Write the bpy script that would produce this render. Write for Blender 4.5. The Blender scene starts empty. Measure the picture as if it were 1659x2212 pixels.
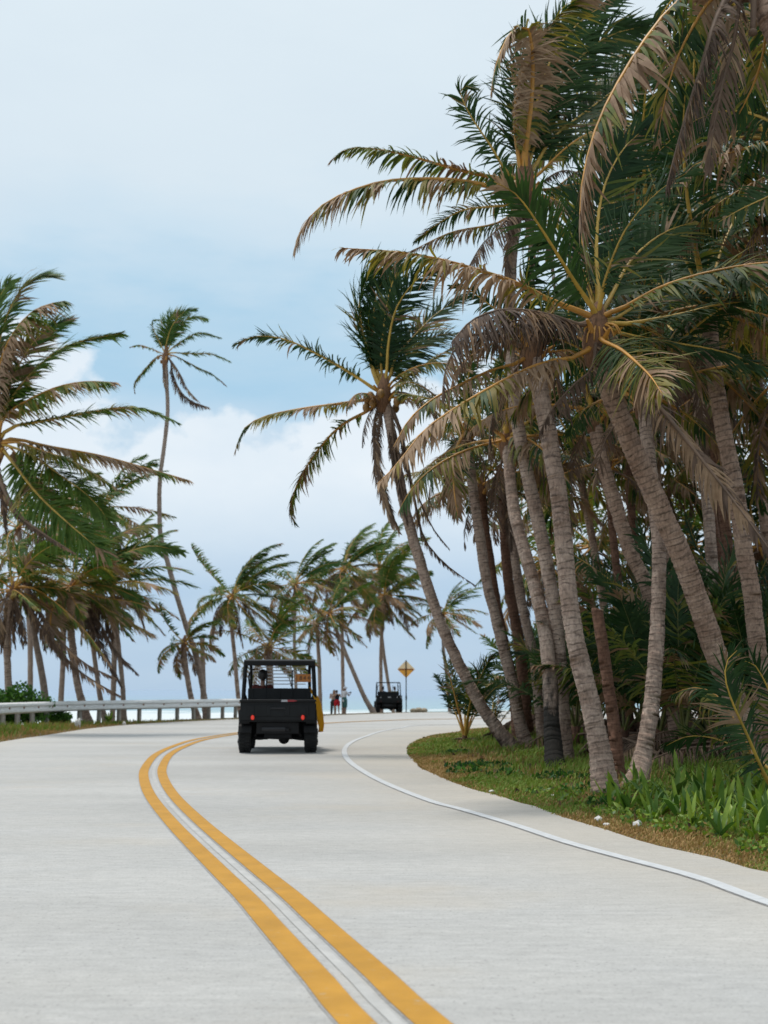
import bpy, bmesh, math, random
import numpy as np
from mathutils import Vector, Matrix

random.seed(11)
rng = np.random.default_rng(11)
SC = bpy.context.scene
COL = SC.collection
R = math.radians

# ------------------------------------------------------------------ camera
CAM_H = 1.35
FPX = 2500.0                      # focal length in units of a 1659 x 2212 picture
PITCH = math.atan(384 / FPX)
cam_d = bpy.data.cameras.new('camera')
cam = bpy.data.objects.new('camera', cam_d)
COL.objects.link(cam)
cam.location = (0, 0, CAM_H)
cam.rotation_euler = (math.pi / 2 + PITCH, 0, 0)
cam_d.sensor_fit = 'VERTICAL'
cam_d.sensor_height = 36.0
cam_d.sensor_width = 27.0
cam_d.lens = 36.0 * FPX / 2212.0
cam_d.clip_start = 0.1
cam_d.clip_end = 60000
cam_d.dof.use_dof = True
cam_d.dof.focus_distance = 11.5
cam_d.dof.aperture_fstop = 2.2
SC.camera = cam

# ------------------------------------------------------------------ world, sun, exposure
SUN_EL, SUN_AZ = R(76), R(-60)     # sun azimuth measured from +Y towards +X
W = bpy.data.worlds.new('World')
SC.world = W
W.use_nodes = True
nt = W.node_tree
nt.nodes.clear()


def N(t, kind, **kw):
    n = t.nodes.new(kind)
    for k, v in kw.items():
        if k.startswith('i_'):
            n.inputs[k[2:].replace('_', ' ')].default_value = v
        else:
            setattr(n, k, v)
    return n


def LK(t, a, b):
    t.links.new(a, b)


def ramp(t, stops, interp='LINEAR'):
    n = t.nodes.new('ShaderNodeValToRGB')
    n.color_ramp.interpolation = interp
    el = n.color_ramp.elements
    while len(el) < len(stops):
        el.new(0.5)
    for e, (p, c) in zip(el, stops):
        e.position = p
        e.color = (c[0], c[1], c[2], 1) if not isinstance(c, (int, float)) else (c, c, c, 1)
    return n


def mth(t, op, a=None, b=None, clamp=False):
    n = t.nodes.new('ShaderNodeMath')
    n.operation = op
    n.use_clamp = clamp
    for i, v in enumerate((a, b)):
        if v is None:
            continue
        if isinstance(v, (int, float)):
            n.inputs[i].default_value = v
        else:
            t.links.new(v, n.inputs[i])
    return n.outputs[0]


def mixc(t, f, a, b):
    n = t.nodes.new('ShaderNodeMix')
    n.data_type = 'RGBA'
    if isinstance(f, (int, float)):
        n.inputs[0].default_value = f
    else:
        t.links.new(f, n.inputs[0])
    for i, v in ((6, a), (7, b)):
        if isinstance(v, (tuple, list)):
            n.inputs[i].default_value = (v[0], v[1], v[2], 1)
        else:
            t.links.new(v, n.inputs[i])
    return n.outputs[2]


def vmap(t, src, scale, loc=(0, 0, 0)):
    n = t.nodes.new('ShaderNodeMapping')
    n.inputs['Scale'].default_value = scale
    n.inputs['Location'].default_value = loc
    t.links.new(src, n.inputs['Vector'])
    return n.outputs[0]


def noise(t, vec, scale, detail=4, rough=0.55):
    n = t.nodes.new('ShaderNodeTexNoise')
    n.inputs['Scale'].default_value = scale
    n.inputs['Detail'].default_value = detail
    n.inputs['Roughness'].default_value = rough
    if vec is not None:
        t.links.new(vec, n.inputs['Vector'])
    return n.outputs['Fac']


def build_world():
    t = nt
    SKY = 0.1
    tc = N(t, 'ShaderNodeTexCoord')
    d = tc.outputs['Generated']
    sep = N(t, 'ShaderNodeSeparateXYZ')
    LK(t, d, sep.inputs[0])
    e = sep.outputs['Z']
    big = noise(t, vmap(t, d, (2.2, 2.2, 6.5), (0.3, 0.1, 0.7)), 1.6, 5, 0.55)
    soft = noise(t, vmap(t, d, (1.0, 1.0, 3.2), (4.1, 0, 2.2)), 5.0, 6, 0.6)
    warp = mth(t, 'ADD', mth(t, 'MULTIPLY', mth(t, 'SUBTRACT', big, 0.5), 0.16),
               mth(t, 'MULTIPLY', mth(t, 'SUBTRACT', soft, 0.5), 0.07))
    ee = mth(t, 'ADD', e, warp)
    # layered cloud colours from the hazy horizon up to the bright overcast sheet
    rp = ramp(t, [(0.0, (.42, .575, .755)), (0.07, (.44, .595, .77)), (0.13, (.53, .67, .81)),
                  (0.20, (.56, .71, .835)), (0.255, (.395, .62, .795)), (0.305, (.43, .645, .805)),
                  (0.36, (.60, .75, .855)), (0.43, (.71, .815, .88)), (0.62, (.78, .87, .915)), (1.0, (.80, .87, .91))])
    LK(t, ee, rp.inputs[0])
    sheet = mixc(t, mth(t, 'MULTIPLY', mth(t, 'SUBTRACT', soft, 0.38), 0.9, True), rp.outputs[0], (.64, .745, .83))
    # white cumulus heads standing over the haze
    puff = noise(t, vmap(t, d, (1, 1, 1.3), (0.07, 0.9, 0.33)), 11.0, 7, 0.55)
    wide = noise(t, vmap(t, d, (1, 1, 0.5), (1.15, 0.2, 0)), 5.0, 2, 0.5)
    top = mth(t, 'ADD', mth(t, 'MULTIPLY', puff, 0.24), mth(t, 'MULTIPLY', wide, 0.26))
    top = mth(t, 'ADD', top, 0.005)
    head = mth(t, 'DIVIDE', mth(t, 'SUBTRACT', top, e), 0.021)
    head = mth(t, 'MINIMUM', mth(t, 'MAXIMUM', head, 0.0), 1.0)
    foot = mth(t, 'MULTIPLY', mth(t, 'SUBTRACT', e, 0.085), 10.0, True)
    body = noise(t, vmap(t, d, (1, 1, 1.6), (3.0, 1.0, 0.5)), 12.0, 5, 0.55)
    cm = mth(t, 'MULTIPLY', mth(t, 'MULTIPLY', head, foot),
             mth(t, 'ADD', mth(t, 'MULTIPLY', body, 0.7), 0.48), True)
    cloud = mixc(t, cm, sheet, (.82, .885, .935))
    up = N(t, 'ShaderNodeVectorMath', operation='SCALE')
    LK(t, cloud, up.inputs[0])
    up.inputs['Scale'].default_value = 1.0 / SKY
    # clear sky, seen thinly through the sheet
    sky = N(t, 'ShaderNodeTexSky', sky_type='NISHITA', sun_disc=False, sun_elevation=SUN_EL,
            sun_rotation=SUN_AZ)
    mx = mixc(t, 0.90, sky.outputs[0], up.outputs[0])
    bg = N(t, 'ShaderNodeBackground')
    bg.inputs['Strength'].default_value = SKY
    LK(t, mx, bg.inputs['Color'])
    out = N(t, 'ShaderNodeOutputWorld')
    LK(t, bg.outputs[0], out.inputs[0])


build_world()

sun_d = bpy.data.lights.new('sun', 'SUN')
sun_d.energy = 2.4
sun_d.angle = R(12)
sun_d.color = (1.0, 0.95, 0.88)
sun = bpy.data.objects.new('sun', sun_d)
COL.objects.link(sun)
sd = Vector((math.sin(SUN_AZ) * math.cos(SUN_EL), math.cos(SUN_AZ) * math.cos(SUN_EL), math.sin(SUN_EL)))
sun.rotation_euler = (-sd).to_track_quat('-Z', 'Y').to_euler()

SC.view_settings.view_transform = 'Standard'
SC.view_settings.look = 'None'
SC.view_settings.exposure = 0.1
SC.view_settings.gamma = 1.0
SC.view_settings.use_curve_mapping = False

# ------------------------------------------------------------------ geometry helpers
cp, sp_ = math.cos(PITCH), math.sin(PITCH)


def ray(x, y):
    a, b = x - 829.5, 1106.0 - y
    return np.array((a, FPX * cp - b * sp_, FPX * sp_ + b * cp))


def at(x, y, Y):                  # place on the sight line of a survey point, Y metres ahead
    r = ray(x, y)
    p = r * (Y / r[1])
    p[2] += CAM_H
    return p


def gnd(x, y, z=0.0):             # survey point on level ground
    r = ray(x, y)
    k = (z - CAM_H) / r[2]
    p = r * k
    p[2] = z
    return p


def catmull(P, n):
    P = np.asarray(P, float)
    m = len(P)
    if m == 2:
        t = np.linspace(0, 1, n)[:, None]
        return P[0] * (1 - t) + P[1] * t
    Q = np.vstack([2 * P[0] - P[1], P, 2 * P[-1] - P[-2]])
    out = []
    for i in range(m - 1):
        p0, p1, p2, p3 = Q[i], Q[i + 1], Q[i + 2], Q[i + 3]
        for u in np.linspace(0, 1, 12, endpoint=False):
            out.append(.5 * (2 * p1 + (p2 - p0) * u + (2 * p0 - 5 * p1 + 4 * p2 - p3) * u * u + (3 * p1 - p0 - 3 * p2 + p3) * u ** 3))
    out.append(P[-1])
    out = np.array(out)
    s = np.concatenate([[0], np.cumsum(np.linalg.norm(np.diff(out, axis=0), axis=1))])
    q = np.linspace(0, s[-1], n)
    return np.stack([np.interp(q, s, out[:, k]) for k in range(out.shape[1])], 1)


def arclen(P):
    return np.concatenate([[0], np.cumsum(np.linalg.norm(np.diff(P, axis=0), axis=1))])


def unit(v):
    return v / np.maximum(np.linalg.norm(v, axis=-1, keepdims=True), 1e-9)


def tag(o, label=None, cat=None, group=None, kind=None):
    if label: o['label'] = label
    if cat: o['category'] = cat
    if group: o['group'] = group
    if kind: o['kind'] = kind
    return o


def thing(name, loc, label, cat, group=None, rz=0.0):
    o = bpy.data.objects.new(name, None)
    o.empty_display_size = .2
    COL.objects.link(o)
    o.location = loc
    o.rotation_euler = (0, 0, rz)
    return tag(o, label, cat, group)


def link_mesh(name, me, parent=None, loc=None):
    o = bpy.data.objects.new(name, me)
    COL.objects.link(o)
    if parent: o.parent = parent
    if loc is not None: o.location = loc
    return o


def fast_mesh(name, V, quads=None, tris=None, mats=(), qi=None, ti=None, smooth=False, uv=None):
    me = bpy.data.meshes.new(name)
    V = np.asarray(V, np.float32)
    nq = 0 if quads is None else len(quads)
    nt_ = 0 if tris is None else len(tris)
    me.vertices.add(len(V))
    me.vertices.foreach_set('co', V.ravel())
    loops = []
    if nq: loops.append(np.asarray(quads, np.int32).ravel())
    if nt_: loops.append(np.asarray(tris, np.int32).ravel())
    lp = np.concatenate(loops)
    me.loops.add(len(lp))
    me.loops.foreach_set('vertex_index', lp)
    me.polygons.add(nq + nt_)
    st = np.concatenate([np.arange(nq) * 4, nq * 4 + np.arange(nt_) * 3]).astype(np.int32)
    me.polygons.foreach_set('loop_start', st)
    mi = np.zeros(nq + nt_, np.int32)
    if qi is not None: mi[:nq] = qi
    if ti is not None: mi[nq:] = ti
    me.polygons.foreach_set('material_index', mi)
    if smooth:
        me.polygons.foreach_set('use_smooth', np.ones(nq + nt_, bool))
    if uv is not None:
        ul = me.uv_layers.new(name='UVMap')
        ul.data.foreach_set('uv', np.asarray(uv, np.float32)[lp].ravel())
    for m in mats: me.materials.append(m)
    me.update(calc_edges=True)
    me.validate()
    return me


class MB:                          # collects simple solids into one mesh
    def __init__(s):
        s.v, s.f, s.m = [], [], []

    def add(s, V, F, mi=0):
        o = len(s.v)
        s.v += [tuple(float(c) for c in p) for p in V]
        s.f += [tuple(i + o for i in f) for f in F]
        s.m += [mi] * len(F)

    def box(s, x0, x1, y0, y1, z0, z1, mi=0, taper=None):
        V = [(x0, y0, z0), (x1, y0, z0), (x1, y1, z0), (x0, y1, z0), (x0, y0, z1), (x1, y0, z1), (x1, y1, z1), (x0, y1, z1)]
        if taper:
            cx, cy = (x0 + x1) / 2, (y0 + y1) / 2
            V = V[:4] + [(cx + (x - cx) * taper[0], cy + (y - cy) * taper[1], z) for x, y, z in V[4:]]
        s.add(V, [(3, 2, 1, 0), (4, 5, 6, 7), (0, 1, 5, 4), (1, 2, 6, 5), (2, 3, 7, 6), (3, 0, 4, 7)], mi)

    def tube(s, P, rad, n=8, mi=0, caps=True, flat=1.0):
        P = np.asarray(P, float)
        k = len(P)
        rad = np.broadcast_to(np.asarray(rad, float), (k,))
        T = unit(np.gradient(P, axis=0))
        a = np.array((0, 0, 1.)) if abs(T[0][2]) < .9 else np.array((1., 0, 0))
        V = []
        u = unit(np.cross(T[0], a))
        for i in range(k):
            u = unit(u - T[i] * np.dot(u, T[i]))
            w = np.cross(T[i], u)
            for j in range(n):
                an = 2 * math.pi * j / n
                V.append(P[i] + rad[i] * (math.cos(an) * u + math.sin(an) * w * flat))
        F = [(i * n + j, i * n + (j + 1) % n, (i + 1) * n + (j + 1) % n, (i + 1) * n + j) for i in range(k - 1) for j in range(n)]
        if caps:
            F.append(tuple(range(n - 1, -1, -1)))
            F.append(tuple((k - 1) * n + j for j in range(n)))
        s.add(V, F, mi)

    def prism(s, prof, axis, a0, a1, mi=0):      # profile in the two other axes, extruded along axis
        n = len(prof)
        V = []
        for a in (a0, a1):
            for (p, q) in prof:
                V.append({'x': (a, p, q), 'y': (p, a, q), 'z': (p, q, a)}[axis])
        F = [tuple(range(n - 1, -1, -1)), tuple(range(n, 2 * n))] + [(i, (i + 1) % n, n + (i + 1) % n, n + i) for i in range(n)]
        s.add(V, F, mi)

    def ball(s, c, r, n=12, m=8, mi=0):
        c = np.asarray(c, float)
        r = np.broadcast_to(np.asarray(r, float), (3,))
        V = [c + r * (0, 0, -1)]
        for i in range(1, m):
            th = -math.pi / 2 + math.pi * i / m
            for j in range(n):
                an = 2 * math.pi * j / n
                V.append(c + r * np.array((math.cos(th) * math.cos(an), math.cos(th) * math.sin(an), math.sin(th))))
        V.append(c + r * (0, 0, 1))
        F = [(0, 1 + (j + 1) % n, 1 + j) for j in range(n)]
        for i in range(m - 2):
            F += [(1 + i * n + j, 1 + i * n + (j + 1) % n, 1 + (i + 1) * n + (j + 1) % n, 1 + (i + 1) * n + j) for j in range(n)]
        L = len(V) - 1
        F += [(1 + (m - 2) * n + j, 1 + (m - 2) * n + (j + 1) % n, L) for j in range(n)]
        s.add(V, F, mi)

    def mesh(s, name, mats, smooth=False):
        me = bpy.data.meshes.new(name)
        me.from_pydata(s.v, [], s.f)
        bm = bmesh.new()
        bm.from_mesh(me)
        bmesh.ops.recalc_face_normals(bm, faces=bm.faces)
        bm.to_mesh(me)
        bm.free()
        for m in (mats if isinstance(mats, (list, tuple)) else [mats]): me.materials.append(m)
        me.polygons.foreach_set('material_index', s.m)
        if smooth: me.polygons.foreach_set('use_smooth', [True] * len(s.f))
        me.update()
        return me

    def build(s, name, mats, parent=None, bevel=0.0, smooth=False, loc=None, seg=2):
        o = link_mesh(name, s.mesh(name, mats, smooth), parent, loc)
        if bevel:
            b = o.modifiers.new('bevel', 'BEVEL')
            b.width = bevel
            b.segments = seg
            b.limit_method = 'ANGLE'
        return o


# ------------------------------------------------------------------ materials
def mat(name, col, rough=.6, metal=0.0, var=0.0, scale=6.0, stretch=(1, 1, 1), bump=0.0, bscale=40.0, spec=.5, col2=None,
        coat=0.0, detail=5):
    m = bpy.data.materials.new(name)
    m.use_nodes = True
    t = m.node_tree
    b = t.nodes['Principled BSDF']
    b.inputs['Roughness'].default_value = rough
    b.inputs['Metallic'].default_value = metal
    b.inputs['Specular IOR Level'].default_value = spec
    b.inputs['Coat Weight'].default_value = coat
    tc = N(t, 'ShaderNodeTexCoord')
    v = vmap(t, tc.outputs['Object'], stretch)
    if var or col2:
        f = noise(t, v, scale, detail, .6)
        c2 = col2 or tuple(c * (1 - var) for c in col)
        c1 = col if col2 else tuple(min(1, c * (1 + var)) for c in col)
        f2 = ramp(t, [(.3, 0.0), (.7, 1.0)])
        LK(t, f, f2.inputs[0])
        LK(t, mixc(t, f2.outputs[0], c1, c2), b.inputs['Base Color'])
    else:
        b.inputs['Base Color'].default_value = (*col, 1)
    if bump:
        bn = N(t, 'ShaderNodeBump')
        bn.inputs['Strength'].default_value = bump
        bn.inputs['Distance'].default_value = .02
        LK(t, noise(t, v, bscale, 5, .65), bn.inputs['Height'])
        LK(t, bn.outputs[0], b.inputs['Normal'])
    return m


def leaf_mat(name, c1, c2, trans=.28, rough=.55, scale=3.0, tint=None):
    m = bpy.data.materials.new(name)
    m.use_nodes = True
    t = m.node_tree
    b = t.nodes['Principled BSDF']
    b.inputs['Roughness'].default_value = rough
    b.inputs['Specular IOR Level'].default_value = .25
    g = N(t, 'ShaderNodeNewGeometry')
    f = noise(t, g.outputs['Position'], scale, 4, .65)
    oi = N(t, 'ShaderNodeObjectInfo')
    f = mth(t, 'ADD', f, mth(t, 'MULTIPLY', mth(t, 'SUBTRACT', oi.outputs['Random'], .5), .35))
    fr = ramp(t, [(.32, 0.0), (.68, 1.0)])
    LK(t, f, fr.inputs[0])
    c = mixc(t, fr.outputs[0], c1, c2)
    LK(t, c, b.inputs['Base Color'])
    tr = N(t, 'ShaderNodeBsdfTranslucent')
    hs = N(t, 'ShaderNodeHueSaturation')
    hs.inputs['Saturation'].default_value = 1.1
    hs.inputs['Value'].default_value = 1.25
    LK(t, c, hs.inputs['Color'])
    LK(t, hs.outputs[0], tr.inputs['Color'])
    mx = N(t, 'ShaderNodeMixShader')
    mx.inputs[0].default_value = trans
    LK(t, b.outputs[0], mx.inputs[1])
    LK(t, tr.outputs[0], mx.inputs[2])
    LK(t, mx.outputs[0], t.nodes['Material Output'].inputs[0])
    return m


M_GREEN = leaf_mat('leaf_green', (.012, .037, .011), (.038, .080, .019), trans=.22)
M_GREEN_SUN = leaf_mat('leaf_green_painted_sun', (.034, .085, .016), (.105, .165, .030), trans=.32)  # leaf green lightened: sunlight on the far palms painted into the colour
M_YELLOW = leaf_mat('leaf_olive', (.095, .130, .025), (.24, .19, .040), trans=.34)
M_DRY = leaf_mat('leaf_dry', (.185, .108, .058), (.33, .225, .140), trans=.16, rough=.65)
M_DEAD = leaf_mat('leaf_dead', (.065, .042, .030), (.150, .098, .068), trans=.1, rough=.75)
M_RACH_Y = mat('rachis_yellow', (.46, .29, .05), .5, var=.35, scale=3)
M_RACH_O = mat('rachis_orange', (.45, .215, .035), .5, var=.35, scale=3)
M_RACH_G = mat('rachis_green', (.13, .135, .035), .55, var=.35, scale=3)
M_RACH_B = mat('rachis_brown', (.13, .08, .05), .7, var=.35, scale=3)
M_FIBRE = mat('palm_fibre', (.17, .085, .042), .85, var=.5, scale=9, stretch=(4, 4, 1), bump=.6, bscale=30)
M_NUT = mat('coconut_husk', (.26, .13, .03), .5, var=.45, scale=6)
M_NUTG = mat('coconut_green', (.12, .13, .03), .45, var=.3, scale=6)


def bark_mat(name, c1, c2, scar=.35, low=None, char=None):
    m = bpy.data.materials.new(name)
    m.use_nodes = True
    t = m.node_tree
    b = t.nodes['Principled BSDF']
    b.inputs['Roughness'].default_value = .88
    b.inputs['Specular IOR Level'].default_value = .2
    uv = N(t, 'ShaderNodeUVMap')
    tc = N(t, 'ShaderNodeTexCoord')
    pos = tc.outputs['Object']
    big = noise(t, pos, 2.3, 5, .6)
    fine = noise(t, vmap(t, pos, (1, 1, .45)), 26, 5, .7)
    r1 = ramp(t, [(.3, 0.0), (.7, 1.0)])
    LK(t, big, r1.inputs[0])
    c = mixc(t, r1.outputs[0], c1, c2)
    r2 = ramp(t, [(.28, .45), (.55, 1.0), (.8, 1.35)])
    LK(t, fine, r2.inputs[0])
    mul = N(t, 'ShaderNodeMix', data_type='RGBA', blend_type='MULTIPLY')
    mul.inputs[0].default_value = 1
    LK(t, c, mul.inputs[6])
    LK(t, r2.outputs[0], mul.inputs[7])
    c = mul.outputs[2]
    # leaf scars: broken darker rings (v runs up the trunk, one unit per ring)
    sp = N(t, 'ShaderNodeSeparateXYZ')
    LK(t, uv.outputs[0], sp.inputs[0])
    wob = noise(t, pos, 5.0, 3, .6)
    ph = mth(t, 'FRACT', mth(t, 'ADD', sp.outputs['Y'], mth(t, 'MULTIPLY', wob, .9)))
    band = ramp(t, [(0.0, 1.0), (.16, .75), (.3, 0.0), (.94, 0.0), (1.0, .9)])
    LK(t, ph, band.inputs[0])
    brk = ramp(t, [(.38, 0.15), (.6, 1.0)])
    LK(t, noise(t, vmap(t, pos, (1, 1, .6)), 8, 4, .6), brk.inputs[0])
    f = mth(t, 'MULTIPLY', mth(t, 'MULTIPLY', band.outputs[0], brk.outputs[0]), scar)
    c = mixc(t, f, c, tuple(x * .22 for x in c1))
    # pale lichen patches
    lp = ramp(t, [(.6, 0.0), (.72, .55)])
    LK(t, noise(t, pos, 7.0, 5, .7), lp.inputs[0])
    c = mixc(t, lp.outputs[0], c, tuple(min(1, x * 1.45) for x in c2))
    if char:                      # soot from a grass fire, climbing in ragged tongues
        so = N(t, 'ShaderNodeSeparateXYZ')
        LK(t, pos, so.inputs[0])
        tong = noise(t, vmap(t, pos, (5, 5, .55)), 1.6, 4, .6)
        hgt = mth(t, 'ADD', mth(t, 'MULTIPLY', mth(t, 'SUBTRACT', tong, .5), char[1] * 2.2), char[0])
        k = mth(t, 'MULTIPLY', mth(t, 'SUBTRACT', hgt, so.outputs['Z']), 1.3, True)
        c = mixc(t, mth(t, 'MULTIPLY', k, .96), c, (.018, .018, .016))
    LK(t, c, b.inputs['Base Color'])
    bn = N(t, 'ShaderNodeBump')
    bn.inputs['Strength'].default_value = .7
    bn.inputs['Distance'].default_value = .02
    LK(t, fine, bn.inputs['Height'])
    LK(t, bn.outputs[0], b.inputs['Normal'])
    return m


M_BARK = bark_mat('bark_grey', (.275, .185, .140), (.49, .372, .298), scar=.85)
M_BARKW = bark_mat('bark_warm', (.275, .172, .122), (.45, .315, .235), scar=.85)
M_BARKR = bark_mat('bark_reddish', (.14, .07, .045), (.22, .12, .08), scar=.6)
M_BARKF = bark_mat('bark_far', (.24, .175, .14), (.36, .285, .235), scar=.3)
M_BARKC = bark_mat('bark_with_burnt_foot', (.275, .185, .140), (.49, .372, .298), scar=.7, char=(1.55, 1.5))
M_BARKC2 = bark_mat('bark_with_black_stain', (.275, .185, .140), (.49, .372, .298), scar=.7, char=(.55, 1.2))

# ------------------------------------------------------------------ road, ground and sea
def curve2(pts, n):
    return catmull(np.array(pts)[:, :2], n)


outer_px = [(0, 1603), (100, 1588), (200, 1573), (300, 1564), (400, 1558.5), (520, 1553), (620, 1549.5), (720, 1545), (820, 1541.5),
            (950, 1538.5)]
inner_px = [(1659, 1883), (1611, 1873), (1535, 1851), (1439, 1830), (1343, 1803), (1276, 1782), (1199, 1760), (1151, 1741),
            (1084, 1722), (1008, 1700), (926, 1667), (891, 1641), (881, 1622), (888, 1606), (930, 1589), (984, 1582), (1091, 1571)]
OUT = [(6.5, -26), (1.0, -10), (-3.0, -1), (-6.6, 8), (-8.9, 18)] + [tuple(gnd(*p)[:2]) for p in outer_px] + [(16, 76), (30, 78), (60, 77), (95, 72)]
INN = [(19, -26), (12.2, -10), (7.6, -1), (4.7, 5.2)] + [tuple(gnd(*p)[:2]) for p in inner_px] + [(16, 50.5), (34, 54), (60, 54), (95, 50)]
OUT = curve2(OUT, 420)
INN = curve2(INN, 420)


def in_poly(P, poly):
    x, y = P[:, 0], P[:, 1]
    r = np.zeros(len(P), bool)
    a = poly
    b = np.roll(poly, -1, axis=0)
    for (x0, y0), (x1, y1) in zip(a, b):
        c = ((y0 > y) != (y1 > y))
        if not c.any(): continue
        xi = (x1 - x0) * (y - y0) / (y1 - y0 + 1e-12) + x0
        r ^= c & (x < xi)
    return r


def dist_line(P, L):
    d = np.full(len(P), 1e9)
    for a, b in zip(L[:-1:1], L[1:]):
        ab = b - a
        u = np.clip(((P - a) @ ab) / (ab @ ab + 1e-12), 0, 1)
        q = P - a - u[:, None] * ab
        d = np.minimum(d, np.einsum('ij,ij->i', q, q))
    return np.sqrt(d)


OUT_S, INN_S = OUT[::4], INN[::4]
POLY_IN = np.vstack([INN_S, [(95, -26)]])           # the grove side of the bend
POLY_OUT = np.vstack([OUT_S, [(95, -26)]])          # road and grove together


def smooth01(x):
    x = np.clip(x, 0, 1)
    return x * x * (3 - 2 * x)


def ground_z(P):
    P = np.atleast_2d(np.asarray(P, float))[:, :2]
    io, ii = in_poly(P, POLY_OUT), in_poly(P, POLY_IN)
    do, di = dist_line(P, OUT_S), dist_line(P, INN_S)
    z = np.full(len(P), -.014)
    z = np.where(~io, -.014 - 3.0 * smooth01((do - 1.6) / 24.0), z)
    z = np.where(ii, -.014 + .16 * smooth01((di - .25) / 4.0), z)
    return z


def gz(x, y):
    return float(ground_z([(x, y)])[0])


def ground_mat():
    m = bpy.data.materials.new('soil_and_sand')
    m.use_nodes = True
    t = m.node_tree
    b = t.nodes['Principled BSDF']
    b.inputs['Roughness'].default_value = .95
    tc = N(t, 'ShaderNodeTexCoord')
    p = tc.outputs['Object']
    at_ = N(t, 'ShaderNodeVertexColor', layer_name='sand')
    f1 = noise(t, p, 1.6, 6, .65)
    f2 = noise(t, p, 14, 5, .7)
    soil = mixc(t, f2, (.055, .042, .026), (.12, .09, .05))
    grs = mixc(t, f2, (.09, .075, .03), (.17, .12, .055))
    r = ramp(t, [(.4, 0.0), (.6, 1.0)])
    LK(t, f1, r.inputs[0])
    land = mixc(t, r.outputs[0], soil, grs)
    sand = mixc(t, f2, (.40, .34, .26), (.55, .48, .38))
    LK(t, mixc(t, at_.outputs[0], land, sand), b.inputs['Base Color'])
    bn = N(t, 'ShaderNodeBump')
    bn.inputs['Strength'].default_value = .6
    bn.inputs['Distance'].default_value = .03
    LK(t, f2, bn.inputs['Height'])
    LK(t, bn.outputs[0], b.inputs['Normal'])
    return m


def build_ground():
    xs = np.concatenate([np.arange(-90, -20, 5), np.arange(-20, 30, .8), np.arange(30, 131, 5)])
    ys = np.concatenate([np.arange(-40, 0, 4), np.arange(0, 80, .8), np.arange(80, 131, 3)])
    X, Y = np.meshgrid(xs, ys)
    P = np.stack([X.ravel(), Y.ravel()], 1)
    z = ground_z(P)
    io = in_poly(P, POLY_OUT)
    do = dist_line(P, OUT_S)
    V = np.column_stack([P, z])
    nx, ny = len(xs), len(ys)
    i = np.arange(nx - 1)[None, :] + nx * np.arange(ny - 1)[:, None]
    Q = np.stack([i, i + 1, i + 1 + nx, i + nx], -1).reshape(-1, 4)
    me = fast_mesh('ground', V, Q, mats=[ground_mat()], smooth=True)
    ca = me.color_attributes.new('sand', 'FLOAT_COLOR', 'POINT')
    s = np.where(io, 0, smooth01((do - 3.0) / 4.0))
    ca.data.foreach_set('color', np.column_stack([s, s, s, np.ones_like(s)]).astype(np.float32).ravel())
    tag(link_mesh('ground', me), kind='structure')


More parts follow.
